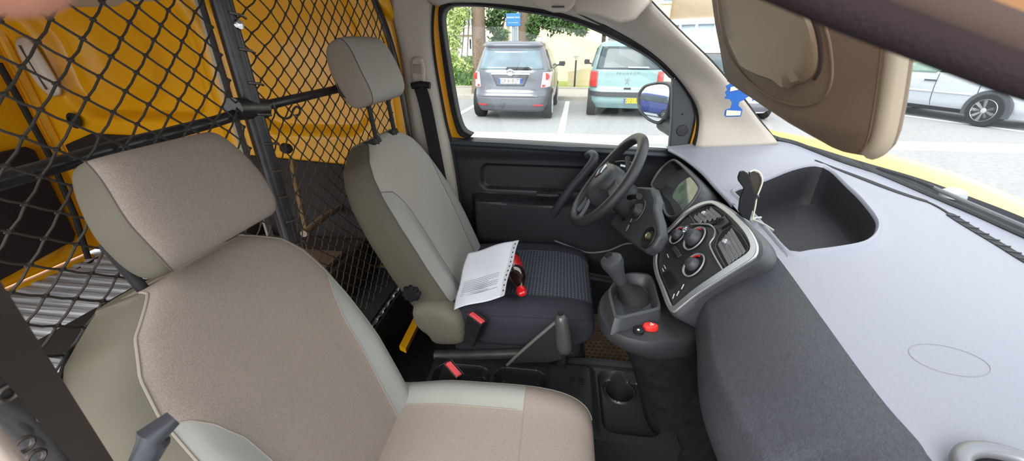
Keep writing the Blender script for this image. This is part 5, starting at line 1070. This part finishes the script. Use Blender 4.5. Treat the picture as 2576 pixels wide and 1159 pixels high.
# phone holder
hb0 = at(1890, 560, z=1.142); t = root('phone_holder', 'black clamp style phone holder standing on the dashboard edge', 'phone holder', tuple(hb0))
HD = hb0.y; hpx = lambda a, b, dy=0: at(a, b, y=HD+dy)
MB().prism([hpx(a, b) for a, b in ((1858, 455), (1857, 446), (1862, 432), (1872, 430), (1882, 436), (1890, 455), (1897, 480), (1903, 492), (1896, 520), (1886, 556), (1866, 545), (1858, 530), (1862, 500), (1872, 474), (1866, 466))], (.0, .006, 0)).build('clamp_plate', plas_d, t, bevel=.0015)
MB().prism([hpx(a, b, .012) for a, b in ((1884, 434), (1896, 430), (1910, 436), (1917, 450), (1916, 462), (1908, 480), (1900, 490), (1893, 470), (1886, 450))], (.0, .005, 0)).build('clamp_jaw', mat('jaw_dark', (58, 50, 44), .5), t, bevel=.0015)
MB().tube(cr([hpx(a, b, .008) for a, b in ((1886, 432), (1900, 428), (1914, 438), (1918, 456), (1912, 476), (1904, 496), (1900, 520), (1892, 556))], 4), .0018, 6).build('pale_edge', mat('edge_cream', (214, 212, 190), .5), t)
MB().tube([hpx(1908, 492, .0), hpx(1896, 502, .004)], .003, 8).build('screw', plas_g, t)
MB().tube([at(1890, 552, z=1.15), at(1905, 556, z=1.15), at(1925, 566, z=1.146), at(1946, 580, z=1.142)], .0028, 8).build('metal_foot', mat('foot_metal', (176, 176, 170), .4, metal=.5), t)
MB().tube([at(1888, 556, z=1.148), at(1900, 548, z=1.148), at(1914, 547, z=1.146)], .0028, 8).build('metal_foot', mat('foot_metal', (176, 176, 170), .4, metal=.5), t)
# air freshener
ty = 1.12; t = root('air_freshener', 'blue tree shaped card air freshener hanging by a string near the windscreen', 'air freshener', tuple(at(1853, 250, y=ty)))
tr = [(1846, 200), (1862, 207), (1870, 218), (1884, 222), (1880, 232), (1888, 240), (1878, 246), (1870, 252), (1860, 256), (1858, 266), (1868, 275), (1864, 293), (1826, 294), (1822, 290), (1825, 276), (1838, 272), (1842, 258), (1836, 250), (1822, 248), (1828, 240), (1824, 232), (1830, 226), (1826, 216), (1834, 212)]
tree_b = mat('card_blue', (24, 92, 176), .6); o = MB().prism([at(a, b, y=ty) for a, b in tr], (.0, .002, 0)).build('card', tree_b, t)
wc = mat('card_cream', (226, 210, 190), .6)
MB().prism([at(a, b, y=ty-.001) for a, b in ((1838, 219), (1866, 214), (1874, 222), (1836, 230))], (0, -.0006, 0)).build('pale_band', wc, o)
MB().prism([at(a, b, y=ty-.001) for a, b in ((1828, 277), (1864, 279), (1862, 290), (1826, 291))], (0, -.0006, 0)).build('pale_band', wc, o)
MB().tube([at(1846, 200, y=ty), at(1842, 120, y=ty), at(1838, -30, y=ty)], .0007, 5).build('string', white_m, t)
# near sun visor hanging down
t = root('sun_visor', 'large beige sun visor hanging down over the windscreen with round mirror cover', 'sun visor', tuple(at(2020, 150, x=.26)))
VX = .26; vq = lambda a, b, h=0: at(a, b, x=VX)+V((h, 0, 0))
vo = [(1780, -60), (1792, 0), (1800, 60), (1812, 120), (1822, 180), (1832, 205), (1860, 226), (1920, 266), (1990, 312), (2050, 346), (2100, 374), (2130, 386), (2158, 391), (2186, 386), (2204, 368), (2218, 330), (2232, 260), (2244, 180), (2254, 100), (2262, 20), (2266, -60)]
vs3 = [vq(a, b) for a, b in vo]; vc = sum(vs3, V())/len(vs3)
def inset(f, h, top=True): return [vc+V((0, (p.y-vc.y)*f, (p.z-vc.z)*f))+V((h, 0, 0)) for p in vs3]
m = MB(); m.loft([inset(.95, -.004), inset(.985, -.002), inset(1.0, .004), inset(1.0, .013), inset(.97, .018)]); m.build('visor_panel', visor_m, t)
MB().tube(cr([vq(a, b, -.0035) for a, b in ((2168, 387), (2186, 372), (2200, 330), (2214, 250), (2226, 160), (2236, 60), (2240, -20))], 4), .0009, 6).build('edge_seam', mat('visor_seam', (96, 72, 54), .7), t)
ed = cr([vq(a, b, .004) for a, b in ((2176, 380), (2196, 366), (2210, 326), (2224, 250), (2236, 165), (2246, 80), (2252, -20))], 5); MB().tube([p+V((0, -.001, 0)) for p in ed], .0078, 10).build('edge_roll', mat('visor_edge_lit', (152, 140, 120), .6), t)  # visor edge in a lighter tone, light on it put into the colour
o1 = [(1806, -40), (1818, 60), (1838, 130), (1872, 180), (1905, 215), (1940, 240), (1975, 256), (2015, 266), (2050, 264), (2080, 250), (2098, 225), (2106, 190), (2104, 140), (2095, 90), (2078, 40), (2060, -10)]
MB().tube(cr([vq(a, b, -.004) for a, b in o1], 4), .0016, 8).build('cover_ridge', visor_m, t)
dk = [(1822, -60), (1828, 20), (1840, 90), (1866, 150), (1880, 170), (1920, 190), (1960, 204), (1990, 225), (2010, 214), (2040, 205), (2062, 185), (2072, 150), (2070, 110), (2058, 60), (2036, 25), (2010, -10), (1990, -60)]
dk3 = cr([vq(a, b) for a, b in dk], 4, True); dc = sum(dk3, V())/len(dk3)
MB().loft([[dc+(p-dc)*f+V((h, 0, 0)) for p in dk3] for f, h in ((1.0, -.001), (1.0, -.0065), (.96, -.009), (.7, -.0085), (.02, -.008))]).build('mirror_cover', mat('visor_cover', (126, 107, 88), .4, spec=.5, noise=(10, .06)), t)
MB().tube(cr([vq(a, b, -.004) for a, b in ((2030, 14), (2056, 44), (2072, 90), (2078, 140), (2074, 175), (2060, 200))], 4), .0022, 8).build('cover_gap', mat('gap_dark', (44, 30, 24), .8), t)
MB().tube([V((VX+.01, .66, 1.60)), V((VX+.01, .3, 1.60))], .006, 8).build('hinge_rod', plas_g, t)

# ======================= HAND AT THE LENS =======================
t = root('person', "fingertip and hand of the person holding the camera, blurred at the top left corner", 'person', (-.2, -.1, 1.55))
skin = mat('skin', (206, 142, 118), .55, spec=.4, noise=(120, .08), bump=(400, .3))
def cam3(l, u_, f): return EYE+RT*l+UP*u_+FW*f
def skinned(name, chains, m, par):
    vs, es, rs = [], [], []
    for pts, rr2, link in chains:
        base = len(vs)
        for i, (p, r) in enumerate(zip(pts, rr2)):
            vs.append(tuple(p)); rs.append(r)
            if i: es.append((base+i-1, base+i))
            elif link is not None: es.append((link, base))
    me = bpy.data.meshes.new(name); me.from_pydata(vs, es, []); o = bpy.data.objects.new(name, me); C.objects.link(o)
    md = o.modifiers.new('skin', 'SKIN'); 
    for i, v in enumerate(me.skin_vertices[0].data): v.radius = (rs[i], rs[i]); v.use_root = (i == 0)
    md.use_smooth_shade = True; q = o.modifiers.new('s', 'SUBSURF'); q.levels = q.render_levels = 2
    me.materials.append(m); o.parent = par
    if par.name in WR: o.matrix_parent_inverse = Matrix.Translation(-WR[par.name])
    return o
wr = cam3(-.115, -.035, -.10); pm = cam3(-.100, .012, -.055); kx = cam3(-.100, .034, -.018)
ch = [([cam3(-.15, -.20, -.28), cam3(-.135, -.12, -.19), wr, pm, kx], [.036, .032, .026, .028, .020], None)]
def fing(off, tips, r): return ([kx+off]+tips, r, 4)
ch.append(([cam3(-.092, .044, .0), cam3(-.080, .048, .028), cam3(-.070, .038, .044), cam3(-.0555, .0335, .051)], [.0105, .0105, .0108, .0108], 4))
for k, (dl, du, df) in enumerate(((-.022, .004, -.012), (-.040, -.006, -.020), (-.055, -.018, -.028))):
    b0_ = cam3(-.100+dl*.55, .036+du, -.014+df); L = (1.0, .92, .76)[k]
    ch.append(([b0_, b0_+(RT*-.014+UP*.016+FW*.020)*L, b0_+(RT*-.006+UP*.006+FW*.042)*L, b0_+(RT*.004-UP*.008+FW*.054)*L], [.009, .0085, .008, .0065], 4))
ch.append(([cam3(-.085, -.015, -.050), cam3(-.078, -.030, -.025), cam3(-.086, -.038, .000)], [.012, .0105, .008], 3))
skinned('hand', ch, skin, t)
MB().grid(lambda u, v: cam3(-.060, .0435, .049)+RT*(.009*(u-.5))+UP*(.0075-.003*(2*u-1)**2)+FW*(.010*(v-.5)), 8, 6).build('fingernail', mat('nail', (228, 176, 158), .3), t, solid=.0005)
